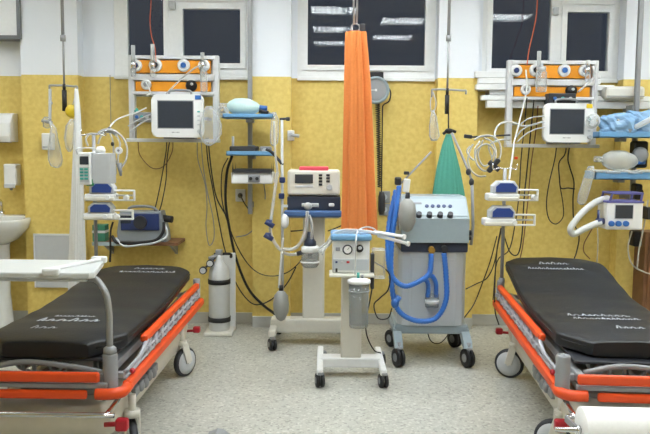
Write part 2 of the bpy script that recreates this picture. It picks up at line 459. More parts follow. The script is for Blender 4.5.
def mattress(loc, rz, label, head, zb, sh):
    loc = (loc[0]-sh*math.sin(rz), loc[1]+sh*math.cos(rz), 0)
    r = thing('stretcher_mattress', loc, label, 'mattress', 'black stretcher mattresses', rz, True)
    th = .078
    def top(y):
        t = max(0, min(1, (y-.05)/.85)); t = t*t*(3-2*t)
        return zb+head*t+.004*math.sin(y*7)
    def halfw(y):
        w = .345
        if y < -.80: w = .345-.13*((-.80-y)/.18)
        if y > .84: w = .345-.10*((y-.84)/.15)**1.3
        return w
    ys = [-.985+.01*k for k in range(3)]+[-.95+.03*k for k in range(64)]+[.97, .985, .995]
    ys = sorted(set(round(v, 4) for v in ys if v <= .995)); rings = []
    N = 40
    for i, y in enumerate(ys):
        e = min(i, len(ys)-1-i); k = (.86, .95, .985, 1)[min(e, 3)]
        w = halfw(y); tz = top(y); ring = []
        for j in range(N):
            a = 2*PI*j/N; ca, sa = math.cos(a), math.sin(a); p = 2/9
            X = math.copysign(abs(ca)**p, ca)*w; Z = math.copysign(abs(sa)**p, sa)
            dome = .008*(1-(X/w)**2)
            wr = .003*math.sin(y*23+X*11)*math.sin(X*9+y*5)
            ring.append((X*(1 if e > 1 else .985), y, tz-th/2+Z*th/2*k+(dome+wr if sa > 0 else 0)))
        rings.append(ring)
    MB().ring_loft(rings).put('cover', blackcloth, r)
    sm = MB()
    for s in (-1, 1): sm.tube([(s*halfw(y)*1.0, y, top(y)-th*.42) for y in ys[3:-3:4]], .0045, 6, 2)
    sm.put('seam_piping', black, r)
    return r, top
def marks(parent, top, rows, m=markw, seed=1):
    """rows of small printed strokes lying on the cover: x0, x1, y, height, style"""
    rnd = random.Random(seed); mb = None
    def quad(x0, y0, x1, y1, w):
        nonlocal mb
        d = Vector((x1-x0, y1-y0)); L = d.length
        if L < 1e-6: return
        n = Vector((-d.y, d.x))/L*w/2
        P = [(x0+n.x, y0+n.y), (x1+n.x, y1+n.y), (x1-n.x, y1-n.y), (x0-n.x, y0-n.y)]
        zz = lambda p: top(p[1])+.0108
        lo = [mb.bm.verts.new((p[0], p[1], zz(p)-.001)) for p in P]; hi = [mb.bm.verts.new((p[0], p[1], zz(p))) for p in P]
        mb.bm.faces.new(hi)
        for i in range(4): mb.bm.faces.new((lo[i], lo[(i+1) % 4], hi[(i+1) % 4], hi[i]))
    for x0, x1, y, h, st in rows:
        mb = MB(); x = x0; w = h*.10
        while x < x1:
            lw = h*rnd.uniform(.45, .8); k = rnd.choice((0, 1, 2, 3)) if x > x0 else 0
            if st == 'block':
                for a, b_ in ((0, 1), (0, .5), (1, 0)): quad(x+lw*a*.7, y, x+lw*a*.7+.001, y+h, w*1.5)
                if k: quad(x, y+h*.5*k/1.5, x+lw*.7, y+h*.5*k/1.5, w*1.3)
            else:
                hh = h*(1 if k in (0,) else .62); sl = h*.25
                quad(x, y, x+sl, y+hh, w*1.3); quad(x+sl, y+hh, x+lw*.6, y+hh*.55, w); quad(x+lw*.6, y+hh*.6, x+lw*.55, y, w*1.3)
                quad(x+lw*.5, y+h*.03, x+lw*1.02, y+h*.2, w*.8)
            x += lw*1.02
        mb.put('printed_lettering', m, parent)
lm, ltop = mattress(LB, LZ, 'flat black vinyl mattress on the left stretcher', .055, .662, .045)
rm, rtop = mattress(RB, RZ, 'black vinyl mattress with raised head on the right stretcher', .125, .664, .12)
marks(lm, ltop, [(-.19, .13, -.60, .085, 'script'), (-.14, .06, -.48, .035, 'script'), (-.16, -.05, -.76, .06, 'script'), (-.05, .15, .82, .055, 'script'), (-.13, .25, .72, .045, 'script')], seed=3)
marks(rm, rtop, [(-.20, .10, -.44, .06, 'script'), (-.19, .14, -.53, .05, 'script'), (-.02, .10, -.74, .06, 'script'), (-.12, .08, .74, .06, 'script'), (-.22, .16, .63, .04, 'script')], seed=8)

# white tray swung over the left stretcher on a bent tube
tz = 1.02
t = thing('overbed_tray', (-1.05, 3.55, .63), 'white tray on a bent grey tube over the left stretcher', 'tray')
poly = [(-2.05, 3.49), (-1.095, 3.49), (-1.075, 3.51), (-1.135, 3.87), (-1.16, 3.89), (-2.05, 3.89)]
MB().prism(poly, tz-.03, tz, 'xy', .008).put('tray_top', traywhite, t)
MB().prism([(-2.05, 3.50), (-1.11, 3.50), (-1.16, 3.88), (-2.05, 3.88)], tz-.045, tz-.03, 'xy', .004).put('tray_underside', lgrey, t)
MB().bar((-1.30, 3.52, tz+.008), (-1.15, 3.85, tz+.008), .022, .016, .005).put('edge_clip_bar', white, t)
for q in ((-1.27, 3.49), (-1.16, 3.87)): MB().c(q[0], q[1], tz+.004, .08, .04, .035, .01).put('edge_clip', white, t)
cx, cy = LB[0]+.333*math.cos(LZ)-(-1.0)*math.sin(LZ), LB[1]+(-1.0)*math.cos(LZ)+.333*math.sin(LZ)
MB().tube([(cx-.11, cy+.03, tz-.035), (cx-.06, cy+.02, tz-.045), (cx-.012, cy, tz-.11), (cx, cy, tz-.2), (cx, cy, .75), (cx, cy, .555)], .0155, 12, 8).put('support_tube', steel, t)
MB().lathe((cx, cy, .625), (0, 0, 1), [(.032, .006), (.03, .03), (.018, .04)], 16).put('collar', greyp, t)

# paper roll on its spindle at the foot of the right stretcher
q0 = W(580, 404, 3.18); q1 = W(720, 404, 3.18)
def paper_roll():
    a = W(581, 430, 3.17); b_ = a+Vector((.64, -.03, 0)); ax = (b_-a).normalized()
    t = thing('paper_roll', (a+b_)/2-Vector((0, 0, .1)), 'thick white examination paper roll hung at the foot of the right stretcher', 'paper roll')
    L = (b_-a).length
    MB().lathe(a, ax, [(.022, 0), (.098, 0), (.1, .003), (.1, L-.003), (.098, L), (.022, L)], 40).put('paper', paper, t)
    MB().cyl(a-ax*.11, b_+ax*.1, .011).cyl(a-ax*.02, a-ax*.004, .02).put('spindle', chrome, t)
    for s in (-.015, L+.03):
        p = a+ax*s; MB().bar(p, (p.x, p.y+.16, .40), .012, .03, .003).put('hanger_bracket', steel, t)
paper_roll()

# ------------------------------------------------------------------ castor helper
def castor(parent, c, r=.045, sw=0, m=black, top=None, sink=0):
    M = Matrix.Rotation(sw, 4, 'Z'); ax = M @ Vector((1, 0, 0)); c = Vector(c)
    w = MB()
    for s in (-1, 1):
        w.lathe(c+ax*(s*.016-.011)+Vector((0, 0, r)), ax, [(r*.5, 0), (r*.93, 0), (r, .006), (r, .016), (r*.93, .022), (r*.5, .022)], 20)
    o = w.put('castor', m, parent)
    h = MB().cyl(c-ax*.03+Vector((0, 0, r)), c+ax*.03+Vector((0, 0, r)), r*.45)
    b_ = M @ Vector((0, -.012, 0))
    h.c(c.x+b_.x, c.y+b_.y, r*2.05, .04, .05, .02, .006, M).cyl(c+b_+Vector((0, 0, r*1.9)), c+b_+Vector((0, 0, top or r*2.6)), .014)
    h.bar(c+ax*0+Vector((0, 0, r)), c+b_+Vector((0, 0, r*2)), .012, .02)
    h.put('castor_fork', greyp, o)

# ------------------------------------------------------------------ suction unit on its stand
def suction():
    Y = 5.1; cxx = WX(351, 5.25, 330)
    t = thing('suction_unit', (cxx, 5.25, 0), 'white suction unit on a wheeled column in front of the orange curtain', 'suction unit')
    lx, rx = WX(320, 5.1, 370), WX(382, 5.1, 370)
    b = MB()
    for x in (lx, rx): b.b(x-.022, x+.022, 4.95, 5.55, .085, .13, .01)
    b.b(lx, rx, 5.19, 5.31, .07, .14, .01); b.put('base_frame', white, t)
    for x, y in ((lx, 4.98), (rx, 4.98), (lx+.02, 5.50), (rx+.02, 5.50)): castor(t, (x, y, 0), .048, .2, top=.10)
    MB().b(cxx-.072, cxx+.072, 5.2, 5.3, .13, .76, .012).put('column', offwhite, t)
    p = W(332.5, 240, Y-.08); q = W(369.5, 273.5, Y-.08)
    x0, x1, z1, z0 = p.x, q.x, p.z, q.z; zm = W(350, 259, Y-.08).z; y0 = Y-.08
    MB().b(x0, x1, y0, y0+.26, z0, z1, .01).put('housing', white, t)
    MB().b(x0+.004, x1-.004, y0-.004, y0+.01, z0+.02, zm, .003).put('lower_panel', silver, t)
    MB().b(x0-.012, x1+.012, y0-.03, y0+.28, z1-.002, z1+.04, .014).put('top_tray', midblue, t)
    MB().b(x0-.02, x1+.03, y0-.06, y0+.14, z0-.018, z0, .005).put('shelf_plate', offwhite, t)
    g = W(347.5, 249.5, y0); MB().tor((g.x, y0-.006, g.z), (0, 1, 0), .029, .005).put('gauge', dark, t)
    go = MB().cyl((g.x, y0+.005, g.z), (g.x, y0-.008, g.z), .027, n=24).put('gauge_face', paper, t)
    MB().bar((g.x, y0-.009, g.z), (g.x+.012, y0-.009, g.z+.016), .003, .003).put('needle', black, go)
    k = W(359.5, 248.5, y0); MB().cyl((k.x, y0, k.z), (k.x, y0-.02, k.z), .027, .024, 24).put('regulator_knob', black, t)
    MB().ell((k.x+.002, y0-.021, k.z+.006), .014, .004, .012, n=12).put('knob_cap', lgrey, t)
    s_ = W(338, 249, y0); MB().c(s_.x, y0-.003, s_.z, .03, .012, .024, .003).put('switch', greyp, t)
    for (u, v, m, w, h) in ((336.5, 262, navy, .014, .014), (348, 262, red, .02, .014), (342, 262, lgrey, .016, .014), (336.5, 270, black, .014, .026)):
        e = W(u, v, y0); MB().c(e.x, y0-.006, e.z, w, .01, h, .002).put('button', m, t)
    return t
suction()
# suction jar
def jar():
    c = W(358.5, 327, 4.95); top = W(358.5, 281.5, 4.95).z; r = .068
    t = thing('suction_jar', (c.x, c.y, c.z), 'clear suction jar with white lid hung on the suction unit column', 'jar')
    hh = top-c.z
    MB().lathe(c, (0, 0, 1), [(.0, 0), (r*.86, 0), (r*.92, .012), (r, hh*.95), (r*.94, hh*.95), (r*.85, .02), (0, .015)], 28).put('jar_body', jarmat, t)
    MB().lathe((c.x, c.y, top-.012), (0, 0, 1), [(r*1.02, 0), (r*1.12, .004), (r*1.12, .022), (r*.9, .03), (r*.4, .036), (0, .036)], 28).put('lid', white, t)
    MB().cyl((c.x-.006, c.y, top+.02), (c.x-.006, c.y, top+.06), .009).put('spout', tealp, t)
    MB().cyl((c.x+.022, c.y, top+.02), (c.x+.022, c.y, top+.045), .008).put('spout', greyp, t)
    b = MB().tor((c.x, c.y, c.z+hh*.8), (0, 0, 1), r*1.0, .004).b(c.x-.02, c.x+.02, c.y+r*.9, 5.205, c.z+hh*.76, c.z+hh*.84, .003)
    b.put('holder_ring', steel, t)
jar()

# ------------------------------------------------------------------ ventilator on the cart beside the orange curtain
def vent_small():
    Yf = 5.98
    cx = WX(314, 6.2, 290)
    t = thing('ventilator', (cx, 6.15, 0), 'white-fronted ventilator with pink top strip on a white wheeled column', 'ventilator')
    b = MB(); bx0, bx1 = WX(271, 6.1, 325), WX(352, 6.1, 325)
    b.b(bx0, bx1, 6.04, 6.17, .10, .215, .012)
    for x in (bx0+.025, bx1-.03): b.b(x-.03, x+.03, 5.86, 6.45, .11, .165, .012)
    b.put('base_frame', offwhite, t)
    for x, y in ((bx0+.025, 5.89), (bx1-.03, 5.89), (bx0+.035, 6.4), (bx1-.03, 6.4)): castor(t, (x, y, 0), .048, .35)
    MB().b(WX(303.5, 6.15), WX(325.5, 6.15), 6.09, 6.21, .19, 1.08, .012).put('column', offwhite, t)
    fx = lambda u, v: W(u, v, Yf)
    p, q = fx(287.5, 170), fx(340, 195.5)
    MB().b(p.x, q.x, Yf, Yf+.30, q.z, p.z, .018).put('console', offwhite, t)
    a, c = fx(299, 166.8), fx(328.5, 171); MB().b(a.x, c.x, Yf+.01, Yf+.2, c.z, a.z, .008).put('top_strip', pink, t)
    a, c = fx(295, 174.2), fx(313, 183.3); MB().b(a.x, c.x, Yf-.006, Yf+.02, c.z, a.z, .003).put('screen', screen, t)
    a, c = fx(295, 185.5), fx(313, 187.5); MB().b(a.x, c.x, Yf-.003, Yf+.02, c.z, a.z, .001).put('label_strip', lgrey, t)
    for u in (320.5, 328):
        for k in range(4 if u < 325 else 3):
            e = fx(u, 175.2+k*3.1); MB().c(e.x, Yf-.003, e.z, .028, .012, .017, .003).put('key', dark, t)
    e = fx(329.5, 187.5); MB().cyl((e.x, Yf+.01, e.z), (e.x, Yf-.028, e.z), .024, .021, 20).put('dial', lgrey, t)
    p, q = fx(287, 196.5), fx(340.5, 211); MB().b(p.x, q.x, Yf+.02, Yf+.3, q.z, p.z, .008).put('gas_block', slate, t)
    p, q = fx(284, 210), fx(342, 217); MB().b(p.x, q.x, Yf-.04, Yf+.02, q.z, p.z, .014).put('front_handle', deepblue, t)
    MB().b(WX(288, Yf), WX(340, Yf), Yf-.02, Yf+.3, q.z-.01, q.z+.018, .006).put('carrier_plate', steel, t)
    f = MB(); a = fx(308, 206)
    f.cyl((a.x, Yf+.03, a.z), (a.x, Yf-.03, a.z), .022).cyl((a.x-.05, Yf-.012, a.z+.008), (a.x+.085, Yf-.012, a.z+.008), .016).ell((a.x, Yf-.02, a.z), .034, .024, .03)
    f.put('flow_sensor', milky, t)
    a = fx(331.5, 205); MB().c(a.x, Yf+.01, a.z, .045, .03, .024, .006).put('port_cap', white, t)
    # support arm at the left edge
    A = MB(); A.cyl(W(282.5, 300, 6.0), W(282, 119, 6.0), .011)
    A.bar(W(283, 206, 6.0), W(292, 206, 6.02), .02, .02)
    A.put('support_pole', lgrey, t)
    MB().cyl(W(280, 119, 6.0), W(289, 118.5, 5.98), .009).c(*W(288, 119, 5.98), .03, .03, .03, .006).put('pole_clamp', dark, t)
    for u, v in ((282.3, 180), (281.5, 196)): MB().c(*W(u, v, 6.0), .045, .04, .045, .008).put('pole_clamp', navy, t)
    A = MB().tube(px([(266, 149), (272, 152.5), (283, 165)], 6.0), .012, 8); A.put('hose_arm', dark, t)
    MB().ell(W(285, 221, 5.95), .032, .025, .06).put('arm_disc', white, t)
vent_small()
# humidifier jar below it
def humid():
    c = W(310, 267, 5.93); z1 = W(310, 241, 5.93).z; r = .07
    t = thing('humidifier', c, 'clear humidifier chamber with black cap below the pink-topped ventilator', 'humidifier')
    h = z1-c.z
    MB().lathe(c, (0, 0, 1), [(0, 0), (r*.8, 0), (r, .02), (r, h*.55), (r*.9, h*.62), (0, h*.62)], 24).put('chamber', jarmat, t)
    MB().lathe((c.x, c.y, c.z+h*.58), (0, 0, 1), [(r*.95, 0), (r*1.02, .01), (r*1.02, .04), (r*.8, .05), (0, .05)], 24).tor((c.x, c.y, c.z+h*.2), (0, 0, 1), r*.98, .008).put('collar', cream, t)
    MB().lathe((c.x, c.y, c.z+h*.58+.048), (0, 0, 1), [(r*.7, 0), (r*.68, .035), (.03, .06), (.022, .11), (0, .11)], 20).put('cap', slate, t)
    MB().b(c.x-.02, c.x+.02, c.y+r*.9, 6.10, c.z+h*.3, c.z+h*.4, .004).put('bracket', steel, t)
    MB().cyl(W(303, 252, 5.93), W(297, 254, 5.93), .018).put('inlet_elbow', dark, t)
humid()
def hose(name, label, pts, Y, r, m, cat='hose', corr=False, group=None, clips=None):
    mb = MB(); P = px(pts, Y)
    (mb.hose if corr else mb.tube)(P, r, **({} if corr else dict(n=8, res=7)))
    return mb.put(name, m, None, label, cat, group)
hose('breathing_hose', 'clear breathing hose looping down from the support pole to the humidifier', [(277.5, 172), (272, 212), (270.5, 232), (277, 246), (287, 254), (298, 254)], 5.96, .014, tubing, corr=True)
hose('breathing_hose', 'clear breathing hose curving from the ventilator front down towards the grey test bag', [(307.5, 211), (306, 228), (301, 242), (293, 249), (282, 249)], 5.90, .015, tubing, corr=True)
hose('breathing_hose', 'clear breathing hose hanging straight beside the support pole left of the pink-topped ventilator', [(274, 121), (275, 150), (277.5, 172)], 5.97, .009, tubing)
hose('breathing_hose', 'short clear hose from the ventilator front into the black humidifier cap', [(309, 215), (312, 226), (311, 242)], 5.91, .013, tubing, corr=True)
hose('pressure_line', 'thin white line running straight down to the grey test bag', [(283, 238), (281, 262), (279, 288)], 5.9, .009, hosewhite, 'tube')
for lab, u, v in (('dark blue hose connector on the clear breathing hose, upper one below the plug cord', 270, 224), ('dark blue hose connector on the clear breathing hose, lower one above the loop', 269, 237)):
    a = W(u, v, 5.95); MB().cyl(a+Vector((-.035, 0, .02)), a+Vector((.03, 0, -.02)), .022, .02).cyl(a, a+Vector((0, 0, .035)), .016).put('hose_connector', navy, None, lab, 'connector')
def testlung(label, u0, v0, u1, v1, Y, m, neck):
    a, c = W(u0, v0, Y), W(u1, v1, Y); ctr = (a+c)/2; rx, rz = (c.x-a.x)/2, (a.z-c.z)/2
    t = thing('test_lung', (ctr.x, Y, c.z), label, 'breathing bag')
    MB().lathe((ctr.x, Y, a.z), (0, 0, -1), [(.012, 0), (rx*.45, rz*.08), (rx*.85, rz*.35), (rx, rz*.9), (rx*.93, rz*1.4), (rx*.55, rz*1.86), (.01, rz*2)], 24).put('bag', m, t)
    MB().cyl((ctr.x, Y, a.z-.01), (ctr.x, Y, a.z+.04), .018, .016).put('neck', neck, t)
    return t
testlung('grey test bag hanging over the left castor of the pink-topped ventilator', 273, 290, 289, 321, 5.9, baggrey, black)

# ------------------------------------------------------------------ big anaesthesia style ventilator
def vent_big():
    Yf = 5.56; cx = WX(433, Yf+.2, 290)
    t = thing('ventilator', (cx, Yf+.25, 0), 'large blue-grey ventilator with silver cabinet and coiled blue hoses', 'ventilator')
    p, q = W(399, 252, Yf), W(466, 326, Yf); x0, x1, zt, zb = p.x, q.x, p.z, q.z
    MB().prism([(x0+.0, Yf+.08), (x0+.03, Yf+.02), (x0+.08, Yf), (x1-.08, Yf), (x1-.03, Yf+.02), (x1, Yf+.08), (x1, Yf+.46), (x0, Yf+.46)], zb, zt, 'xy').put('cabinet', silver, t)
    dr = MB().b(x0+.095, x1-.095, Yf-.006, Yf+.004, zb+.03, zt-.05, .002)
    dr.put('cabinet_door', silver, t)
    b = MB().b(x0-.02, x1+.02, Yf+.02, Yf+.48, zb-.07, zb, .015)
    for x in (x0-.0, x1+.0):
        b.prism([(Yf+.1, zb-.01), (Yf-.1, zb-.10), (Yf-.12, zb-.14), (Yf-.06, zb-.16), (Yf+.12, zb-.07)], x-.03, x+.03, 'yz')
        b.b(x-.03, x+.03, Yf+.02, Yf+.52, zb-.08, zb-.03, .01)
    b.put('base_frame', bluegrey, t)
    for x in (x0, x1):
        castor(t, (x, Yf-.09, 0), .07, .35, top=zb-.10); castor(t, (x, Yf+.47, 0), .07, .5, top=zb-.05)
    p, q = W(401, 243, Yf-.02), W(468, 252, Yf-.02); MB().b(p.x, q.x, Yf-.02, Yf+.44, q.z-.005, p.z+.005, .01).put('connection_plinth', slate, t)
    pl = W(401, 218.5, Yf-.05); pr = W(470, 243, Yf-.05); tp = W(404, 196, Yf+.12)
    z0, z1, z2 = pr.z, pl.z, tp.z; yf = Yf-.05
    prof = [(yf, z0), (yf, z1), (yf+.16, z2-.01), (yf+.17, z2), (yf+.44, z2), (yf+.44, z0)]
    MB().prism(prof, pl.x, pr.x-.006, 'yz', .006).put('console', bluegrey, t)
    d = Vector((0, .16, z2-.01-z1)).normalized(); nrm = Vector((0, -d.z, d.y))
    def slope(u, f): return Vector((pl.x+(pr.x-pl.x)*u, yf, z1))+Vector((0, .16, z2-.01-z1))*f
    L = Vector((0, .16, z2-.01-z1)).length
    q = Matrix.Rotation(math.atan2(d.z, d.y), 4, 'X')
    a = slope(.5, .52); pn = MB().c(a.x, a.y+nrm.y*.002, a.z+nrm.z*.002, (pr.x-pl.x)*.93, L*.8, .006, .002, q).put('control_panel', mat('panel_grey_blue', (164, 178, 186), .4), t)
    for u in (.39, .475, .56, .64, .73):
        a = slope(u, .56); MB().cyl(a, a+nrm*.012, .014).put('indicator', navy, t)
    for u in (.26, .41, .565, .71):
        a = slope(u, .12)+nrm*.0; MB().cyl(a, a+nrm*.032, .022, .019, 18).put('control_knob', dark, t)
    a = slope(.25, .7); MB().c(a.x, a.y+nrm.y*.006, a.z+nrm.z*.006, .07, .018, .004, .001, q).put('name_strip', greyp, t)
    k = W(472, 233, Yf+.1); MB().cyl((pr.x-.01, Yf+.1, k.z), (pr.x+.035, Yf+.1, k.z), .022).cyl((pr.x-.01, Yf+.02, k.z-.03), (pr.x+.02, Yf+.02, k.z-.03), .016).put('side_connector', dark, t)
    for u, v, m in ((431, 249, brass), (444, 248, dark)):
        a = W(u, v, Yf-.02); MB().cyl(a+Vector((0, .02, 0)), a+Vector((0, -.05, -.005)), .024).cyl(a+Vector((0, -.03, 0)), a+Vector((0, -.03, -.04)), .016).put('hose_port', m, t)
    # water trap on the cabinet front
    w = W(432, 303, Yf-.03)
    o = MB().cyl(w+Vector((0, 0, -.03)), w+Vector((0, 0, .07)), .05).put('water_trap', jarmat, t)
    MB().cyl(w+Vector((0, 0, .0)), w+Vector((0, 0, .025)), .053).put('trap_band', white, o)
    MB().b(w.x-.05, w.x+.05, Yf-.03, Yf, w.z-.002, w.z+.014, .003).put('trap_holder', steel, t)
    # hinged support arms
    A = MB(); A.tube(px([(471, 245, Yf+.12), (473, 225, Yf+.12), (472, 184, Yf+.2)], Yf), .012, 8, 2)
    A.tube(px([(472, 184, Yf+.2), (469, 172, Yf+.22), (452, 133, Yf+.36)], Yf), .010, 8, 2); A.put('hose_arm', greyp, t)
    A = MB().ell(W(471.5, 182, Yf+.2), .02, .02, .03).ell(W(468.5, 172, Yf+.21), .02, .02, .026).put('arm_joint', dark, t)
    A = MB().tube(px([(399, 230, Yf+.1), (399, 205, Yf+.1), (400.5, 184, Yf+.1)], Yf), .012, 8, 2).tube(px([(400.5, 184, Yf+.1), (431, 152, Yf+.25)], Yf), .008, 8).put('hose_arm', steel, t)
    MB().c(*W(398, 181, Yf+.08), .05, .05, .06, .012).c(*W(406.5, 173, Yf+.12), .04, .03, .025, .006).put('arm_joint', dark, t)
    return t, Yf
vb, VY = vent_big()
testlung('grey test bag leaning on the left of the large blue-grey ventilator console', 398.5, 198, 416, 232, VY-.16, baggrey, dark)
a = W(406.5, 185.5, VY+.0); MB().c(a.x, a.y, a.z, .05, .02, .1, .012, Matrix.Rotation(.1, 4, 'Y')).put('hose_clip', white, None, 'white tag clip at the top of the blue hoses beside the grey test bag', 'clip')
hose('ventilator_hose', 'ribbed blue hose hanging down the left side of the large ventilator into a wide loop', [(399, 186, VY-.02), (396, 210, VY-.06), (392, 240, VY-.1), (391, 270, VY-.12), (394, 300, VY-.1), (402, 314, VY-.1), (418, 321, VY-.1), (436, 318, VY-.08), (446, 300, VY-.08), (446, 275, VY-.07), (444, 253, VY-.06)], VY, .021, bluehose, corr=True)
hose('ventilator_hose', 'ribbed blue hose crossing the silver cabinet of the large ventilator to its middle port', [(396, 190, VY+.02), (389, 225, VY-.04), (388, 255, VY-.1), (392, 276, VY-.12), (404, 286, VY-.12), (418, 282, VY-.11), (429, 274, VY-.1), (431, 262, VY-.08), (431, 254, VY-.06)], VY, .021, bluehose, corr=True)
hose('ventilator_hose', 'short ribbed blue hose above the water trap on the silver cabinet', [(428, 297, VY-.05), (428, 284, VY-.07), (424, 278, VY-.09)], VY, .018, bluehose, corr=True)
hose('ventilator_hose', 'short ribbed blue hose joining the water trap from the right', [(436, 297, VY-.05), (436, 284, VY-.07), (432, 276, VY-.085), (426, 276, VY-.1)], VY, .018, bluehose, corr=True)
for lab, u, v, y in (('blue elbow where the two hoses meet left of the silver cabinet', 395, 303, VY-.12),):
    a = W(u, v, y); MB().ell(a, .03, .03, .04).cyl(a, a+Vector((.03, 0, .05)), .022).put('hose_connector', blue, None, lab, 'connector')

# ------------------------------------------------------------------ oxygen cylinder
def cylinder():
    c = W(219.5, 331, 6.42); c.z = 0
    t = thing('oxygen_cylinder', (c.x, 6.42, 0), 'light grey oxygen cylinder with two black straps standing by the yellow wall', 'gas cylinder')
    h = WZ(259, 6.42); r = .09
    MB().lathe((c.x, 6.42, .03), (0, 0, 1), [(r*.9, 0), (r, .015), (r, h-.19), (r*.93, h-.13), (r*.7, h-.08), (r*.34, h-.05), (.03, h-.03), (.025, h)], 28).put('cylinder_body', cylgrey, t)
    for v in (284, 322):
        z = WZ(v, 6.32); MB().lathe((c.x, 6.42, z-.02), (0, 0, 1), [(r, 0), (r+.006, 0), (r+.006, .04), (r, .04)], 28).put('strap', black, t)
    MB().b(c.x-.02, c.x+.125, 6.535, 6.555, .0, h+.03, .006).put('back_plate', white, t)
    MB().b(c.x-.12, c.x+.125, 6.29, 6.56, 0, .035, .012).put('foot_plate', offwhite, t)
    v = MB().cyl((c.x, 6.42, h), (c.x, 6.42, h+.06), .024).cyl((c.x, 6.42, h+.03), (c.x-.08, 6.38, h+.0), .018).c(c.x, 6.42, h+.05, .06, .05, .05, .01)
    v.put('valve', steel, t)
    for u, vv in ((203.5, 270), (210.5, 263)):
        g = W(u, vv, 6.36); go = MB().cyl((g.x, 6.36, g.z), (g.x, 6.325, g.z), .032, n=20).cyl((g.x, 6.36, g.z), (c.x-.03, 6.4, h+.01), .01).put('pressure_gauge', dark, t)
        MB().cyl((g.x, 6.326, g.z), (g.x, 6.322, g.z), .024, n=20).put('gauge_face', lgrey, go)
    hz = WZ(255, 6.45)
    MB().tube([(c.x-.04, 6.45, h+.03), (c.x-.04, 6.45, hz), (c.x+.085, 6.47, hz), (c.x+.09, 6.5, hz-.03), (c.x+.09, 6.54, h)], .012, 8, 3).put('carry_handle', black, t)
cylinder()

# ------------------------------------------------------------------ gas supply panels
def gas_panel(ux0, ux1, vt, label, mats):
    """ux0..ux1 outer columns of the uprights, vt row of the top edge"""
    Y = 6.52; s = (ux1-ux0)/90.0
    x0, x1 = WX(ux0, Y, vt+30), WX(ux1, Y, vt+30); w = x1-x0
    zt = WZ(vt, Y, (ux0+ux1)/2); k = w/90*1.0
    zz = lambda dv: zt-dv*k
    xx = lambda du: x0+du*k
    t = thing('gas_supply_panel', ((x0+x1)/2, Y+.1, zz(84)), label, 'supply panel', 'orange gas supply panels')
    for a in (0, 84):
        MB().b(xx(a), xx(a+6), Y+.01, Y+.08, zz(84), zt+.004, .005).b(xx(a+2.4), xx(a+3.6), Y+.002, Y+.012, zz(83), zt-.01).put('upright', alu, t)
    for d0, d1 in ((0, 3.5), (18.5, 24.5), (35.5, 38.5)):
        MB().b(xx(4), xx(86), Y-.005, Y+.07, zz(d1), zz(d0), .004).put('cross_rail', alu, t)
    MB().b(xx(-1), xx(91), Y-.06, Y+.05, zz(85.5), zz(82), .004).put('equipment_rail', alu, t)
    for a in (10, 76): 
        for d in (8, 60): MB().b(xx(a)-.02, xx(a)+.02, Y+.06, YB, zz(d+3), zz(d), .003).put('wall_bracket', steel, t)
    MB().b(xx(4), xx(86), Y+.055, Y+.068, zz(40), zz(1)).put('back_panel', lgrey, t)
    MB().b(xx(7), xx(82), Y+.012, Y+.05, zz(17), zz(4.5), .003).put('orange_panel', orpanel, t)
    MB().b(xx(7), xx(82), Y+.012, Y+.05, zz(35), zz(25.5), .003).put('orange_panel', orpanel, t)
    for (a, d, m, r) in ((8, 10, navy, .052), (27.5, 9.5, dark, .056), (55.5, 9.5, blue, .054), (75.5, 9.5, greyp, .05), (18, 28.5, greyp, .045)):
        o = MB().lathe((xx(a), Y+.02, zz(d)), (0, -1, 0), [(r, 0), (r, .02), (r*.9, .032), (r*.55, .034), (r*.5, .03), (0, .03)], 24).put('gas_outlet', white, t)
        MB().cyl((xx(a), Y-.008, zz(d)), (xx(a), Y-.024, zz(d)), r*.42, n=16).put('outlet_core', m, o)
    o = MB().lathe((xx(63), Y+.02, zz(29.5)), (0, -1, 0), [(.048, 0), (.048, .03), (.034, .045), (0, .046)], 24).put('gas_outlet', black, t)
    MB().ell((xx(63)+.008, Y-.026, zz(28)), .014, .008, .012, n=10).put('outlet_core', lgrey, o)
    return xx, zz, Y
gx, gz, GY = gas_panel(128, 218.5, 55.5, 'orange and white gas supply panel on the wall above the left monitor', None)
hx, hz_, _ = gas_panel(507.5, 598.5, 60.5, 'orange and white gas supply panel on the wall above the right monitor', None)

def flowmeter(x, z, y, label, hgt=.12):
    t = thing('flowmeter', (x, y, z), label, 'flowmeter')
    MB().cyl((x, y+.03, z), (x, y-.05, z), .018).cyl((x, y-.04, z-.035), (x, y-.04, z+.03), .02).put('valve_body', chrome, t)
    MB().cyl((x, y-.04, z+.02), (x, y-.04, z+hgt), .017, n=16).put('flow_tube', milky, t)
    MB().cyl((x, y-.04, z-.035), (x, y-.04, z-.10), .024, .02, 16).put('bottle', clear, t)
flowmeter(gx(7.5), gz(10), GY-.025, 'clear tube flowmeter on the leftmost outlet of the left gas panel', .16)
flowmeter(gx(26.5), gz(10), GY-.025, 'clear tube flowmeter on the second outlet of the left gas panel', .17)
flowmeter(gx(75.5), gz(9.5), GY-.025, 'clear flowmeter with bottle on the rightmost outlet of the left gas panel', .1)
flowmeter(hx(28), hz_(9.5), GY-.025, 'clear flowmeter with domed bottle on the second outlet of the right gas panel', .15)
flowmeter(hx(76), hz_(9.5), GY-.025, 'clear flowmeter on the rightmost outlet of the right gas panel', .08)
def bottle(u, v0, v1, r, Y, label):
    c = W(u, v1, Y); z1 = WZ(v0, Y, u)
    t = thing('humidifier_bottle', c, label, 'bottle'); h = z1-c.z
    MB().lathe(c, (0, 0, 1), [(0, 0), (r*.9, 0), (r, .01), (r, h*.75), (r*.6, h*.85), (0, h*.85)], 20).put('bottle_body', clear, t)
    MB().lathe((c.x, c.y, c.z+h*.8), (0, 0, 1), [(r*.75, 0), (r*.75, h*.18), (.012, h*.2), (.012, h*.32), (0, h*.32)], 16).put('cap', tealp if 'teal' in label else lgrey, t)
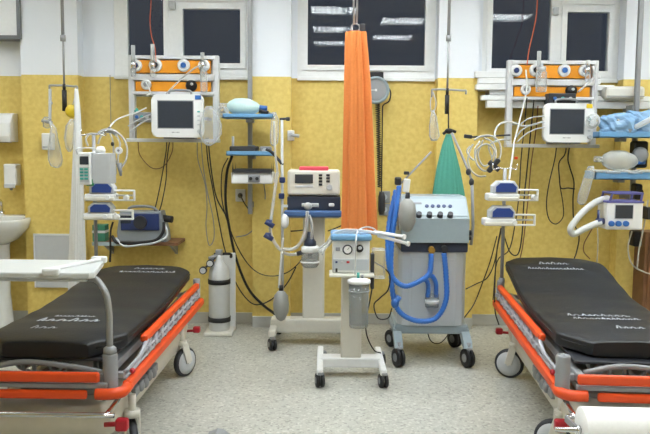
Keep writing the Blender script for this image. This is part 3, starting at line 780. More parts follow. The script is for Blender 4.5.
bottle(137, 110, 124, .03, GY-.05, 'clear bottle with teal cap under the left end of the left gas panel')
bottle(541, 66, 92, .045, GY-.09, 'clear domed suction bottle hung in the middle of the right gas panel')
bottle(204, 66, 92, .03, GY-.06, 'slim clear bottle hanging at the right end of the left gas panel')

def monitor(u0, v0, u1, v1, label):
    Y = 6.30
    p, q = W(u0, v0, Y), W(u1, v1, Y); w = q.x-p.x; h = p.z-q.z
    t = thing('patient_monitor', ((p.x+q.x)/2, Y+.1, q.z), label, 'monitor', 'white patient monitors')
    M = lambda u, v: (p.x+w*u, p.z-h*v)
    MB().rr(p.x, q.x, q.z, p.z, Y, Y+.05, .045, .012).put('front_bezel', white, t)
    MB().rr(p.x+.06, q.x-.065, q.z+.02, p.z-.03, Y+.055, Y+.2, .04).put('rear_housing', lgrey, t)
    a, b_ = M(.13, .16), M(.80, .78); MB().b(a[0], b_[0], Y-.004, Y+.02, b_[1], a[1], .002).put('screen', screen, t)
    MB().b(a[0]-.007, b_[0]+.007, Y-.001, Y+.02, b_[1]-.007, a[1]+.007, .001).put('screen_gasket', greyp, t)
    a = M(.92, .86); o = MB().cyl((a[0], Y+.01, a[1]), (a[0], Y-.02, a[1]), .017, .015, 18).put('dial', lgrey, t)
    for k in range(4):
        a = M(.91, .40+k*.1); MB().c(a[0], Y-.001, a[1], .022, .008, .012, .002).put('key', lgrey if k else tealp, t)
    a = M(.9, .07); MB().c(a[0], Y-.001, a[1], .05, .008, .035, .004).put('alarm_lamp', blue if 'left' in label else yellowp, t)
    rnd = random.Random(2); mk = MB(); a = M(.40, .885)
    for k in range(6): mk.c(a[0]+k*.011, Y-.0006, a[1], .007, .002, .008*rnd.uniform(.6, 1.1))
    mk.put('badge_lettering', greyp, t)
    MB().tube([(p.x+w*.3, Y+.1, p.z-.01), (p.x+w*.33, Y+.1, p.z+.035), (p.x+w*.7, Y+.1, p.z+.035), (p.x+w*.73, Y+.1, p.z-.01)], .01, 8, 3).put('carry_handle', greyp, t)
    MB().b(p.x+w*.2, q.x-w*.2, Y+.06, Y+.22, q.z-.012, q.z+.015, .004).put('mount_foot', greyp, t)
    return p, q
monitor(151, 94, 203.5, 137.5, 'white patient monitor with dark screen under the left gas panel')
monitor(544.5, 103, 593, 142.5, 'white patient monitor with dark screen under the right gas panel')
# modules behind the right monitor's top
def module(u0, v0, u1, v1, Y, m, label):
    p, q = W(u0, v0, Y), W(u1, v1, Y)
    t = thing('monitor_module', ((p.x+q.x)/2, Y+.08, q.z), label, 'module')
    MB().b(p.x, q.x, Y, Y+.14, q.z, p.z, .008).put('housing', m, t)
    for k in range(3):
        x = p.x+(q.x-p.x)*(.22+.28*k); MB().cyl((x, Y+.01, (p.z+q.z)/2), (x, Y-.015, (p.z+q.z)/2), .014).put('socket', (blue, tealp, lgrey)[k], t)
module(549, 93, 576, 104, 6.42, dark, 'dark module box standing behind the right monitor, below its gas panel')
module(133, 112, 151, 122, 6.4, greyp, 'small grey connector box left of the left monitor')

# ------------------------------------------------------------------ white trunking boards on the right
def trunk():
    t = thing('wall_trunking', ((WX(560, 6.6)), 6.7, WZ(108, 6.6, 560)), 'stepped white horizontal wall trunking behind the right gas panel', 'trunking')
    xr = 3.55
    for (u, v0, v1, y) in ((473, 71, 78, 6.60), (476.5, 78, 84, 6.59), (474.5, 84, 90, 6.585), (488, 90, 95, 6.62), (480, 95, 100.5, 6.58), (485.5, 100.5, 108, 6.575)):
        z1, z0 = WZ(v0, y, u), WZ(v1, y, u)
        if v1 < 86: x1 = WX(598, y)
        elif v1 < 96: x1 = WX(612, y)
        else: x1 = xr
        MB().b(WX(u, y), x1, y, YP+.15 if x1 < WX(622, y) else YP, z0+.003, z1, .006).put('trunking_board', white, t)
trunk()
def cb():
    p, q = W(606, 86, 6.5), W(645, 98, 6.5)
    t = thing('wall_box', ((p.x+q.x)/2, 6.56, q.z), 'white rounded box lying on the trunking right of the right gas panel', 'box')
    MB().b(p.x, q.x, 6.49, 6.64, q.z-.012, p.z, .025).put('housing', offwhite, t)
    MB().b(p.x+.01, q.x-.01, 6.487, 6.5, q.z+.01, q.z+.016).put('lid_seam', greyp, t)
cb()

# ------------------------------------------------------------------ wall rails (vertical aluminium posts)
def post(u, v1, Y, label, yw):
    x = WX(u, Y, 60); z0 = WZ(v1, Y, u)
    t = thing('wall_post', (x, Y, z0), label, 'post')
    MB().b(x-.019, x+.019, Y-.019, Y+.019, z0, H, .004).b(x-.006, x+.006, Y-.021, Y-.018, z0+.01, H-.01).put('profile', steel, t)
    br = MB()
    for z in (z0+.08, 1.95): br.b(x-.025, x+.025, Y+.015, yw, z-.025, z+.025, .004)
    br.put('wall_bracket', greyp, t)
    return x, z0
post(250, 214, 6.58, 'tall aluminium post beside the left window carrying two blue trays', YP)
post(638.5, 206, 6.42, 'tall aluminium post at the right edge carrying a blue tray and a transport ventilator', YP)

def tray(u0, v0, u1, v1, Y, dep, m, label, yw):
    p, q = W(u0, v0, Y), W(u1, v1, Y)
    t = thing('equipment_tray', ((p.x+q.x)/2, Y+dep/2, q.z), label, 'tray')
    mb = MB(); mb.b(p.x, q.x, Y, Y+dep, q.z, q.z+.012, .003)
    z1 = p.z; mb.b(p.x, q.x, Y, Y+.012, q.z, z1, .003).b(p.x, q.x, Y+dep-.012, Y+dep, q.z, z1, .003).b(p.x, p.x+.012, Y, Y+dep, q.z, z1, .003).b(q.x-.012, q.x, Y, Y+dep, q.z, z1, .003)
    mb.put('tray_body', m, t)
    MB().b((p.x+q.x)/2-.03, (p.x+q.x)/2+.03, Y+dep*.5, yw, q.z-.03, q.z, .004).put('bracket', greyp, t)
    return p.x, q.x, q.z+.012
T1 = tray(222.5, 113.5, 273, 118.5, 6.28, .26, midblue, 'pale blue wall tray holding the green resuscitator by the left window', 6.56)
T2 = tray(226, 151, 273, 156, 6.28, .26, midblue, 'lower blue wall tray with a black kit, under the green resuscitator', 6.56)
T3 = tray(599, 131.5, 660, 138, 6.16, .26, midblue, 'upper pale blue tray on the right post, loaded with blue wrapped packs', 6.40)
T4 = tray(595.5, 171.5, 660, 180, 6.16, .26, midblue, 'lower pale blue tray on the right post, under the milky resuscitator', 6.40)
def bvm(u0, v0, u1, v1, Y, m, label, side=1):
    p, q = W(u0, v0, Y), W(u1, v1, Y); c = (p+q)/2; rx, rz = (q.x-p.x)/2, (p.z-q.z)/2
    t = thing('resuscitator_bag', (c.x, Y, q.z), label, 'resuscitator')
    a = Vector((side, 0, -.05)).normalized()
    MB().lathe(c-a*rx, a, [(.02, 0), (rz*.55, rx*.12), (rz*.9, rx*.45), (rz, rx*.9), (rz*.96, rx*1.3), (rz*.6, rx*1.8), (.025, rx*1.98)], 24).put('bag', m, t)
    s = c-a*(rx+.02)
    MB().cyl(s+a*.03, s-a*.04, .024).cyl(s-a*.02+Vector((0, 0, .0)), s-a*.02+Vector((0, -.06, -.0)), .02).put('valve', clear if side > 0 else milky, t)
    s = c+a*(rx+.0)
    MB().cyl(s-a*.02, s+a*.06, .026, .02).put('inlet', blue if side > 0 else greyp, t)
    return c
bvm(227, 98, 260, 116, 6.40, bvmgreen, 'pale green resuscitator bag lying in the upper blue tray by the left window')
# items beside it
def mask(u, v, Y, r, label, m=clear, ax=(0, -1, .3)):
    c = W(u, v, Y); t = thing('face_mask', c-Vector((0, 0, r)), label, 'mask')
    MB().lathe(c+Vector((0, .03, 0)), ax, [(r, 0), (r*.98, .012), (r*.7, .04), (r*.35, .06), (.02, .065), (.018, .09), (.014, .09)], 22).put('cone', m, t)
    MB().tor(c+Vector((0, .03, 0)), ax, r*.95, .011).put('cushion', milky, t)
mask(222.5, 112, 6.34, .042, 'clear face mask at the left end of the green resuscitator')
def laryng(u0, v0, u1, v1, Y, label):
    a, b_ = W(u0, v0, Y), W(u1, v1, Y); t = thing('laryngoscope', (a+b_)/2-Vector((0, 0, .02)), label, 'laryngoscope')
    MB().cyl(a, a+(b_-a)*.55, .018).put('handle', black, t)
    MB().bar(a+(b_-a)*.55, b_, .014, .02, .004).put('blade', steel, t)
laryng(259, 111, 276, 115, 6.33, 'black handled instrument lying at the right end of the upper blue tray')
def kit():
    Y = 6.3; p, q = W(229, 146, Y), W(257, 152, Y)
    t = thing('equipment_case', ((p.x+q.x)/2, Y+.1, q.z), 'black equipment case on the lower blue tray by the left window', 'case')
    MB().b(p.x, q.x, Y+.02, Y+.2, T2[2], p.z, .012).put('body', black, t)
    MB().b(p.x+.02, q.x-.02, Y+.015, Y+.022, T2[2]+.02, p.z-.02, .002).put('front_panel', dark, t)
    MB().b(q.x-.08, q.x-.03, Y+.05, Y+.15, p.z-.002, p.z+.008, .003).put('lid_latch', greyp, t)
    a = W(265, 150, Y); t = thing('pressure_gauge', a-Vector((0, 0, .035)), 'grey round gauge unit on the right half of the lower blue tray', 'gauge')
    MB().c(a.x, Y+.09, a.z, .10, .1, .06, .012).put('body', greyp, t)
    MB().cyl((a.x, Y+.05, a.z-.01), (a.x, Y+.028, a.z-.01), .028).put('dial', lgrey, t)
    c = W(233, 137, 6.34); MB().cyl((c.x, 6.34, T2[2]), (c.x, 6.34, WZ(137, 6.34)), .011).cyl((c.x, 6.34, T2[2]), (c.x, 6.34, T2[2]+.02), .03).put('thin_stand', steel, None, 'thin steel stick standing at the left end of the lower blue tray', 'stand')
kit()
def suckbox():
    Y = 6.30; p, q = W(231, 168.5, Y), W(273, 184, Y)
    t = thing('suction_device', ((p.x+q.x)/2, Y+.1, q.z), 'white wall unit with black top plate below the two blue trays', 'medical device')
    MB().b(p.x, q.x, Y, Y+.24, q.z, p.z-.03, .01).put('housing', white, t)
    MB().rr(p.x+.01, q.x-.005, p.z-.034, p.z-.004, Y-.015, Y+.2, .02, .006).put('top_plate', dark, t)
    a = W(254, 178.5, Y); MB().b(a.x-.05, a.x+.05, Y-.012, Y+.01, a.z-.03, a.z+.03, .004).put('control_plate', greyp, t)
    for k in (-1, 1): MB().cyl((a.x+k*.026, Y-.008, a.z), (a.x+k*.026, Y-.026, a.z), .014).put('knob', black, t)
    MB().b(WX(250, 6.5)-.03, WX(250, 6.5)+.03, Y+.2, 6.565, q.z+.03, q.z+.09, .004).put('bracket', greyp, t)
suckbox()
def outlet(u0, v0, u1, v1, yw, label, m=white, plug=None):
    p, q = W(u0, v0, yw), W(u1, v1, yw); c = (p+q)/2
    t = thing('wall_socket', (c.x, yw-.01, q.z), label, 'socket')
    MB().b(p.x, q.x, yw-.016, yw, q.z, p.z, .006).put('cover_plate', m, t)
    MB().lathe((c.x, yw-.014, c.z), (0, -1, 0), [(.024, 0), (.024, .004), (.019, .004), (.017, -.004+.006), (0, .003)], 20).put('socket_well', lgrey, t)
    if plug:
        MB().lathe((c.x, yw-.016, c.z), (0, -1, 0), [(.02, 0), (.021, .02), (.014, .04), (.006, .055), (0, .055)], 18).put('plug_body', black, None, plug, 'plug')
outlet(235.5, 189, 245.5, 201.5, YB, 'white wall socket with black plug below the white wall unit', plug='black plug in the white wall socket above the oxygen cylinder')
outlet(379, 191, 390, 203, YB, 'grey wall socket right of the orange curtain, upper one of two', greyp)
outlet(379, 203.5, 390, 215.5, YB, 'grey wall socket right of the orange curtain, lower one of two', greyp)
def clipdev():
    a = W(291, 135, YP); t = thing('wall_valve', (a.x, YP-.03, a.z-.05), 'white wall valve above the left half of the pink-topped ventilator', 'valve')
    MB().b(a.x-.03, a.x+.03, YP-.03, YP, a.z-.05, a.z+.04, .006).put('base_plate', white, t)
    MB().cyl((a.x, YP-.02, a.z), (a.x, YP-.07, a.z), .02).cyl((a.x, YP-.06, a.z), (a.x+.075, YP-.06, a.z-.01), .014).put('spout', lgrey, t)
clipdev()

# ------------------------------------------------------------------ bags
def bag(name, label, pts, Y, m, th=.05, cat='bag'):
    """flat pouch: rows of (left column, right column, image row)"""
    rings = []; N = 16
    for i, (a, b_, v) in enumerate(pts):
        p, q = W(a, v, Y), W(b_, v, Y); c = (p+q)/2; rx = max((q.x-p.x)/2, .004)
        k = .25 if i in (0, len(pts)-1) else 1
        rings.append([(c.x+rx*math.cos(2*PI*j/N), Y+th*k*math.sin(2*PI*j/N)*(1+.2*math.sin(j*2.1+i)), c.z) for j in range(N)])
    return MB().ring_loft(rings).put(name, m, None, label, cat)
bag('reservoir_bag', 'milky reservoir bag hanging at the lower right corner of the left monitor', [(206, 212, 106), (203, 217, 112), (200, 222, 124), (199, 222, 134), (202, 217, 142), (207, 211, 146)], 6.22, clear, .06)
bag('reservoir_bag', 'long clear pouch hanging from the right end of the upper blue tray', [(272, 276, 112), (271, 279, 120), (270, 279, 135), (270, 278, 143), (272, 275, 146)], 6.3, clear, .03)
bag('reservoir_bag', 'large clear pouch hanging beside the white box under the left crossbar', [(49, 51, 121), (51, 56, 128), (50, 58, 138), (48, 61, 150), (48, 63, 160), (51, 61, 166), (55, 59, 168)], 5.86, clear, .05)
bag('reservoir_bag', 'clear oval pouch hanging beside the white cloth curtain', [(70, 74, 119), (66, 75, 126), (64.5, 74, 138), (66, 73, 148), (68, 71, 152)], 5.84, clear, .05)
bag('drip_bag', 'clear wrinkled bag hung from the left hook of the middle crossbar', [(432, 434, 110), (430, 437, 117), (429, 438.5, 126), (429, 440, 136), (431, 437, 141)], 6.1, clear, .045)
# ceiling poles with hooks
def ceiling_pole(u, vbar, bars, grip, Y, label, m=steel):
    x = WX(u, Y, 40); zb = WZ(vbar, Y, u)
    t = thing('ceiling_pole', (x, Y, zb-.2), label, 'pole')
    z_mid = WZ(40, Y, u)
    MB().cyl((x, Y, z_mid), (x, Y, H), .012).put('upper_tube', m, t)
    MB().cyl((x, Y, zb), (x, Y, z_mid+.03), .008).cyl((x, Y, z_mid-.01), (x, Y, z_mid+.035), .02).put('lower_tube', m, t)
    MB().cyl((x, Y, H-.03), (x, Y, H), .05).put('ceiling_flange', white, t)
    a, b_ = W(bars[0], vbar, Y), W(bars[1], vbar+1, Y)
    c = MB().tube([a+Vector((0, 0, -.06)), a+Vector((0, 0, -.005)), a+Vector((.012, 0, 0)), (x, Y, zb), b_+Vector((-.03, 0, 0)), b_, b_+Vector((.0, 0, -.03))], .008, 8, 3)
    c.put('crossbar', m, t)
    MB().cyl((x, Y, WZ(grip[0], Y, u)), (x, Y, WZ(grip[1], Y, u)), .018).cyl((x, Y, WZ(grip[0], Y, u)), (x, Y, zb+.01), .012).put('grip', black, t)
    return x, zb
ceiling_pole(63, 85.5, (49.5, 77), (90, 111), 5.88, 'thin ceiling hung pole with black grip and crossbar on the left, by the white curtain')
ceiling_pole(448.5, 89.5, (432, 466), (95, 114), 6.1, 'thin ceiling hung pole with black grip and crossbar above the green cloth')
MB().tube(px([(448.5, 113), (448.5, 133)], 6.1), .006, 6).ell(W(449, 131, 6.1), .035, .03, .022).tube(px([(443, 134), (449, 130), (456, 132)], 6.1), .012).put('cloth_clamp', black, None, 'black clamp gathering the top of the green cloth', 'clamp')
MB().tube(px([(432.5, 92), (430.5, 102), (431, 112)], 6.1), .004, 6).tube(px([(433, 92), (436, 103), (434, 112)], 6.1), .004, 6).put('hanging_strap', lgrey, None, 'thin white strap on the left hook of the middle crossbar', 'strap')
def dripset():
    Y = 5.88
    MB().tube(px([(50, 89), (50, 104), (49.8, 121)], Y), .012).tube(px([(49.8, 103), (52, 103)], Y), .012).put('drip_rod', lgrey, None, 'slim grey rod hanging from the left end of the left crossbar', 'rod')
    a = W(47, 122, Y); t = thing('drip_chamber', a-Vector((0, 0, .05)), 'small clear drip chamber above the white box on the left', 'drip chamber')
    MB().lathe(a+Vector((0, 0, -.05)), (0, 0, 1), [(.01, 0), (.03, .012), (.034, .07), (.02, .09), (0, .09)], 16).put('chamber', clear, t)
    MB().cyl(a+Vector((-.04, 0, .01)), a+Vector((.04, 0, -.005)), .012).put('side_port', greyp, t)
    p, q = W(41.5, 133, YP-.06), W(53, 150, YP-.06); t = thing('dispenser_box', ((p.x+q.x)/2, YP-.03, q.z), 'small white box on the yellow pilaster under the left crossbar', 'box')
    MB().b(p.x, q.x, YP-.07, YP, q.z, p.z, .01).put('housing', white, t)
    MB().b(p.x+.01, q.x-.01, YP-.073, YP-.065, q.z+.02, q.z+.03, .001).put('slot', greyp, t)
    a = W(71.5, 111, 5.85); t = thing('yellow_tag', a-Vector((0, 0, .05)), 'round yellow disc hanging by the white cloth curtain', 'tag')
    MB().lathe(a+Vector((0, .012, 0)), (.25, -1, 0), [(.0, 0), (.044, 0), (.05, .006), (.044, .02), (0, .024)], 24).put('disc', yellowp, t)
    MB().tube([a+Vector((.01, 0, .045)), a+Vector((.025, 0, .1)), W(75.5, 88, 5.86)], .004, 6).put('cord', lgrey, t)
dripset()

# ------------------------------------------------------------------ cloth curtains
def curtain(name, label, rows, Y, m, folds=7, amp=.22, depth=.5, seed=1, th=None):
    rnd = random.Random(seed); N = 120; rings = []
    ph = [rnd.uniform(0, 6.28) for _ in range(5)]
    ext = []
    for i in range(len(rows)-1):
        a, b_ = rows[i], rows[i+1]; n = 8
        for k in range(n): ext.append(tuple(a[j]+(b_[j]-a[j])*k/n for j in range(3)))
    ext.append(rows[-1])
    for i, (a, b_, v) in enumerate(ext):
        p, q = W(a, v, Y), W(b_, v, Y); c = (p+q)/2; rx = (q.x-p.x)/2; f = i/(len(ext)-1); ring = []
        for j in range(N):
            t = 2*PI*j/N
            w = 1-amp*(.5+.5*math.sin(folds*t+ph[0]+.5*math.sin(f*3+ph[1])))*(.6+.4*math.sin(2*t+ph[2]))-.04*math.sin(3*folds*t+ph[3]+f*4)
            X = math.cos(t)*rx*min(1, w+.12 if abs(math.cos(t)) > .9 else w); yy = math.sin(t)*rx*depth*w
            ring.append((c.x+X, Y+yy, c.z))
        rings.append(ring)
    return MB().ring_loft(rings).put(name, m, None, label, 'curtain')
curtain('gathered_curtain', 'tall orange cloth curtain gathered and hanging from the ceiling in the middle', [(345.5, 366.5, 32), (345, 367, 36), (344, 371, 80), (343, 374, 140), (342, 376, 190), (341, 379, 234)], 5.60, orcloth, 7, .62, .9, 3)
def hang():
    Y = 5.60; a = W(355.5, 28, Y); x = a.x
    t = thing('curtain_hanger', (x, Y, a.z-.05), 'metal hanging ring and cord holding the top of the orange curtain', 'hanger')
    MB().tor(a, (0, 1, 0), .03, .006).put('ring', steel, t)
    MB().cyl((x-.03, Y, H), (x-.012, Y, a.z+.025), .007).cyl((x+.02, Y, H), (x+.008, Y, a.z+.025), .007).put('cord', lgrey, t)
    MB().b(x+.03, x+.07, Y-.02, Y+.02, a.z-.03, a.z+.03, .006).cyl((x-.06, Y, a.z-.028), (x+.06, Y, a.z-.028), .012).put('clamp', dark, t)
hang()
curtain('gathered_curtain', 'green cloth hanging as a narrow triangle above the large blue-grey ventilator', [(446, 451, 134), (442, 454, 145), (436.5, 460, 168), (432.5, 464.5, 192), (431, 466, 206)], 6.1, green, 5, .18, .3, 6)
curtain('gathered_curtain', 'long white cloth hanging from the left crossbar beside the syringe pumps', [(74.5, 78, 89), (74, 79.5, 100), (74.5, 81, 118), (73, 82.5, 150), (71, 84, 200), (68.5, 86, 262), (68, 87, 300)], 5.84, cream, 6, .25, .7, 9)

# ------------------------------------------------------------------ iv poles and pumps
def iv_pole(u, v0, Y, label, zb):
    x = WX(u, Y, 240); z1 = WZ(v0, Y, u); t = thing('iv_pole', (x, Y, zb), label, 'pole')
    MB().cyl((x, Y, zb), (x, Y, z1), .0135).put('tube', steel, t)
    MB().cyl((x, Y, zb+.0), (x, Y, zb+.09), .022).put('sleeve', greyp, t)
    hk = MB()
    for s in (-1, 1): hk.tube([(x, Y, z1-.01), (x+s*.04, Y, z1), (x+s*.085, Y, z1-.01), (x+s*.09, Y, z1+.03)], .005, 6, 4)
    hk.put('hook', chrome, t); return x
def corner(B, rz, lx, ly): return B[0]+lx*math.cos(rz)-ly*math.sin(rz), B[1]+ly*math.cos(rz)+lx*math.sin(rz)
lc = corner(LB, LZ, -.368, 1.02); rc = corner(RB, RZ, -.368, 1.02)
def upx(p):      # image column of a world point at mid height
    d = CROT.transposed() @ (Vector((p[0], p[1], 1.2))-Vector((0, 0, CAMZ))); return 325+F*d.x/-d.z
LU, RU = upx(lc), upx(rc)
iv_pole(LU, 134, lc[1], 'steel infusion pole at the head of the left stretcher', .56)
iv_pole(RU, 168, rc[1], 'steel infusion pole at the head of the right stretcher carrying two syringe pumps', .56)
def syringe_pump(u0, v0, u1, v1, Y, label, knob, first=False):
    """u0..u1, v0..v1: frame of the whole pump"""
    p, q = W(u0, v0, Y), W(u1, v1, Y); w = q.x-p.x; h = p.z-q.z
    t = thing('syringe_pump', ((p.x+q.x)/2, Y+.06, q.z), label, 'pump', 'white syringe pumps')
    X = lambda f: p.x+w*f
    Z = lambda f: p.z-h*f
    MB().b(X(0), X(.62), Y, Y+.11, Z(1), Z(.62), .012).put('body', white, t)
    MB().b(X(.02), X(.60), Y-.006, Y+.03, Z(.98), Z(.80), .006).put('lower_ledge', offwhite, t)
    MB().prism([(X(.1), Z(.64)), (X(.58), Z(.64)), (X(.6), Z(.3)), (X(.52), Z(.0)), (X(.2), Z(.0)), (X(.1), Z(.25))], Y+.005, Y+.1, 'xz', .01).put('display_housing', lgrey, t)
    MB().prism([(X(.16), Z(.55)), (X(.54), Z(.55)), (X(.56), Z(.3)), (X(.48), Z(.1)), (X(.24), Z(.1)), (X(.16), Z(.28))], Y-.004, Y+.01, 'xz', .002).put('display', dispblue, t)
    z1, z0 = Z(.40), Z(1.0); th = .013; a, b_ = X(.55), X(1)
    f = MB().b(a, b_, Y+.02, Y+.05, z1-th, z1, .006).b(a, b_, Y+.02, Y+.05, z0, z0+th, .006).b(b_-th, b_, Y+.02, Y+.05, z0, z1, .006)
    f.put('syringe_frame', white, t)
    MB().cyl((X(.6), Y+.035, (z0+z1)/2), (X(.95), Y+.035, (z0+z1)/2), .007).put('plunger', milky, t)
    for k in knob: MB().cyl((X(k), Y+.03, z0+h*.2), (X(k), Y-.02, z0+h*.2), .019, .016, 16).put('knob', white, t)
    MB().b(X(.3), X(.42), Y+.1, Y+.14, Z(.95), Z(.6), .006).put('pole_clamp', greyp, t)
ly, ry = lc[1]-.155, rc[1]-.155
syringe_pump(83.5, 182, 134, 201.5, ly, 'white syringe pump with blue display on the left pole, upper one', (.48, .84))
syringe_pump(82, 202.5, 132.5, 220.5, ly, 'white syringe pump with blue display on the left pole, lower one', (.46, .68))
syringe_pump(488, 181, 539.5, 201.5, ry, 'white syringe pump with blue display on the right pole, upper one', (.9,))
syringe_pump(484.5, 206, 536.5, 226.5, ry, 'white syringe pump with blue display on the right pole, lower one', (.58,))
def infusion():
    Y = ly; p, q = W(78.5, 153, Y), W(111, 185, Y); w = q.x-p.x; h = p.z-q.z
    t = thing('infusion_pump', ((p.x+q.x)/2, Y+.08, q.z), 'white infusion pump with green keypad above the two left syringe pumps', 'pump')
    X = lambda f: p.x+w*f
    Z = lambda f: p.z-h*f
    MB().b(X(0), X(.40), Y-.02, Y+.14, Z(1), Z(-.02), .008).put('control_column', white, t)
    MB().b(X(.40), X(1), Y, Y+.14, Z(.97), Z(.0), .006).put('door', lgrey, t)
    MB().b(X(.06), X(.34), Y-.025, Y, Z(.36), Z(.1), .003).put('display', screen, t)
    MB().b(X(.05), X(.36), Y-.023, Y, Z(.92), Z(.42), .003).put('keypad', lgrey, t)
    for a in (.12, .26):
        for k in range(4): MB().c(X(a), Y-.024, Z(.5+k*.1), .026, .008, .014, .002).put('key', tealp, t)
    MB().tube([(X(-.1), Y+.05, Z(.05)), (X(-.1), Y+.05, Z(-.14)), (X(.45), Y+.05, Z(-.14)), (X(.5), Y+.05, Z(.03))], .006, 8, 3).put('handle', milky, t)
    MB().b(X(.85), X(1.0), Y+.13, Y+.16, Z(.7), Z(.4), .006).put('pole_clamp', greyp, t)
    a = W(100.5, 148, Y+.04); t = thing('valve_cap', a-Vector((0, 0, .03)), 'round white cap on top of the infusion pump', 'cap')
    MB().lathe(a+Vector((0, 0, -.045)), (0, 0, 1), [(.03, 0), (.036, .03), (.025, .055), (0, .06)], 18).put('dome', white, t)
    MB().cyl(a+Vector((0, 0, -.05)), a+Vector((0, 0, -.03)), .03).put('base_ring', tealp, t)
infusion()
MB().b(*(lambda p, q: (p.x, q.x, ly+.0, ly+.03, q.z, p.z))(W(86, 179, ly), W(94, 186, ly)), .003).put('green_sticker_tag', mat('green_tag', (60, 150, 90), .5), None, 'small green tag between the infusion pump and the upper left syringe pump', 'tag')

# ------------------------------------------------------------------ shelf with device on the left
def shelf():
    Y = 6.46
    p, q = W(92, 239.5, Y), W(178, 246, Y)
    t = thing('wall_shelf', ((p.x+q.x)/2, Y+.17, q.z), 'narrow brown wooden wall shelf behind the left stretcher', 'shelf')
    MB().b(p.x, q.x, Y, YB, q.z, q.z+.028, .003).put('board', wood, t)
    MB().b(p.x, p.x+.3, Y-.006, Y+.002, q.z-.002, q.z+.03, .001).put('edge_strip', bluegrey, t)
    for x in (p.x+.08, q.x-.08): MB().prism([(YB, q.z-.12), (YB, q.z), (Y+.06, q.z), (YB-.03, q.z-.1)], x-.012, x+.012, 'yz').put('bracket', steel, t)
    zs = q.z+.028
    a, b_ = W(116, 212, Y), W(162, 240, Y)
    t = thing('monitor_unit', ((a.x+b_.x)/2, Y+.12, zs), 'blue-fronted grey portable device on the wooden wall shelf', 'medical device')
    MB().prism([(a.x, zs), (b_.x+.03, zs), (b_.x+.02, zs+.09), (b_.x-.02, a.z), (a.x+.02, a.z), (a.x-.01, zs+.08)], Y+.04, Y+.24, 'xz', .01).put('housing', mat('device_grey', (136, 144, 150), .5), t)
    MB().b(a.x+.03, b_.x-.03, Y+.026, Y+.05, zs+.10, a.z-.015, .006).put('front_panel', navy, t)
    MB().cyl((a.x+.2, Y+.03, zs+.17), (a.x+.2, Y+.005, zs+.17), .06, .055, 24).put('gauge', dark, t)
    MB().b(a.x+.03, a.x+.12, Y+.022, Y+.032, zs+.16, a.z-.03, .003).put('display', screen, t)
    MB().tube([(a.x+.06, Y+.14, a.z-.01), (a.x+.1, Y+.14, a.z+.035), (b_.x-.12, Y+.14, a.z+.035), (b_.x-.06, Y+.14, a.z-.01)], .012, 8, 3).put('carry_handle', greyp, t)
    MB().cyl((b_.x-.03, Y+.12, zs+.2), (b_.x+.07, Y+.1, zs+.19), .03).put('side_knob', black, t)
    c = W(98, 232, Y+.03); t = thing('supply_box', (c.x, Y+.1, zs), 'small green box at the left end of the wooden wall shelf', 'box')
    MB().b(c.x-.05, c.x+.06, Y+.03, Y+.15, zs, c.z+.06, .004).put('carton', mat('green_carton', (50, 116, 92), .6), t)
    MB().b(c.x-.052, c.x+.062, Y+.028, Y+.152, c.z-.01, c.z+.012, .002).put('band', lgrey, t)
    cb_ = MB()
    cb_.tube([W(112, 236, Y+.02), W(117, 242.5, Y-.01), W(128, 243, Y-.03), W(142, 242.5, Y-.03), W(156, 240, Y-.02), W(163, 232, Y-.01), W(164, 222, Y+.02)], .014)
    cb_.put('cable_bundle', black, None, 'thick black cable looped in front of the device on the wooden shelf', 'cable')
    MB().tube([W(116, 238, Y), W(124, 246, Y-.04), (W(140, 245, Y-.05)), W(154, 243, Y-.05), W(167, 236, Y-.02), W(165, 224, Y+.02)], .009).put('hose_loop', lgrey, None, 'thin grey hose looped in front of the device on the wooden shelf', 'hose')
shelf()

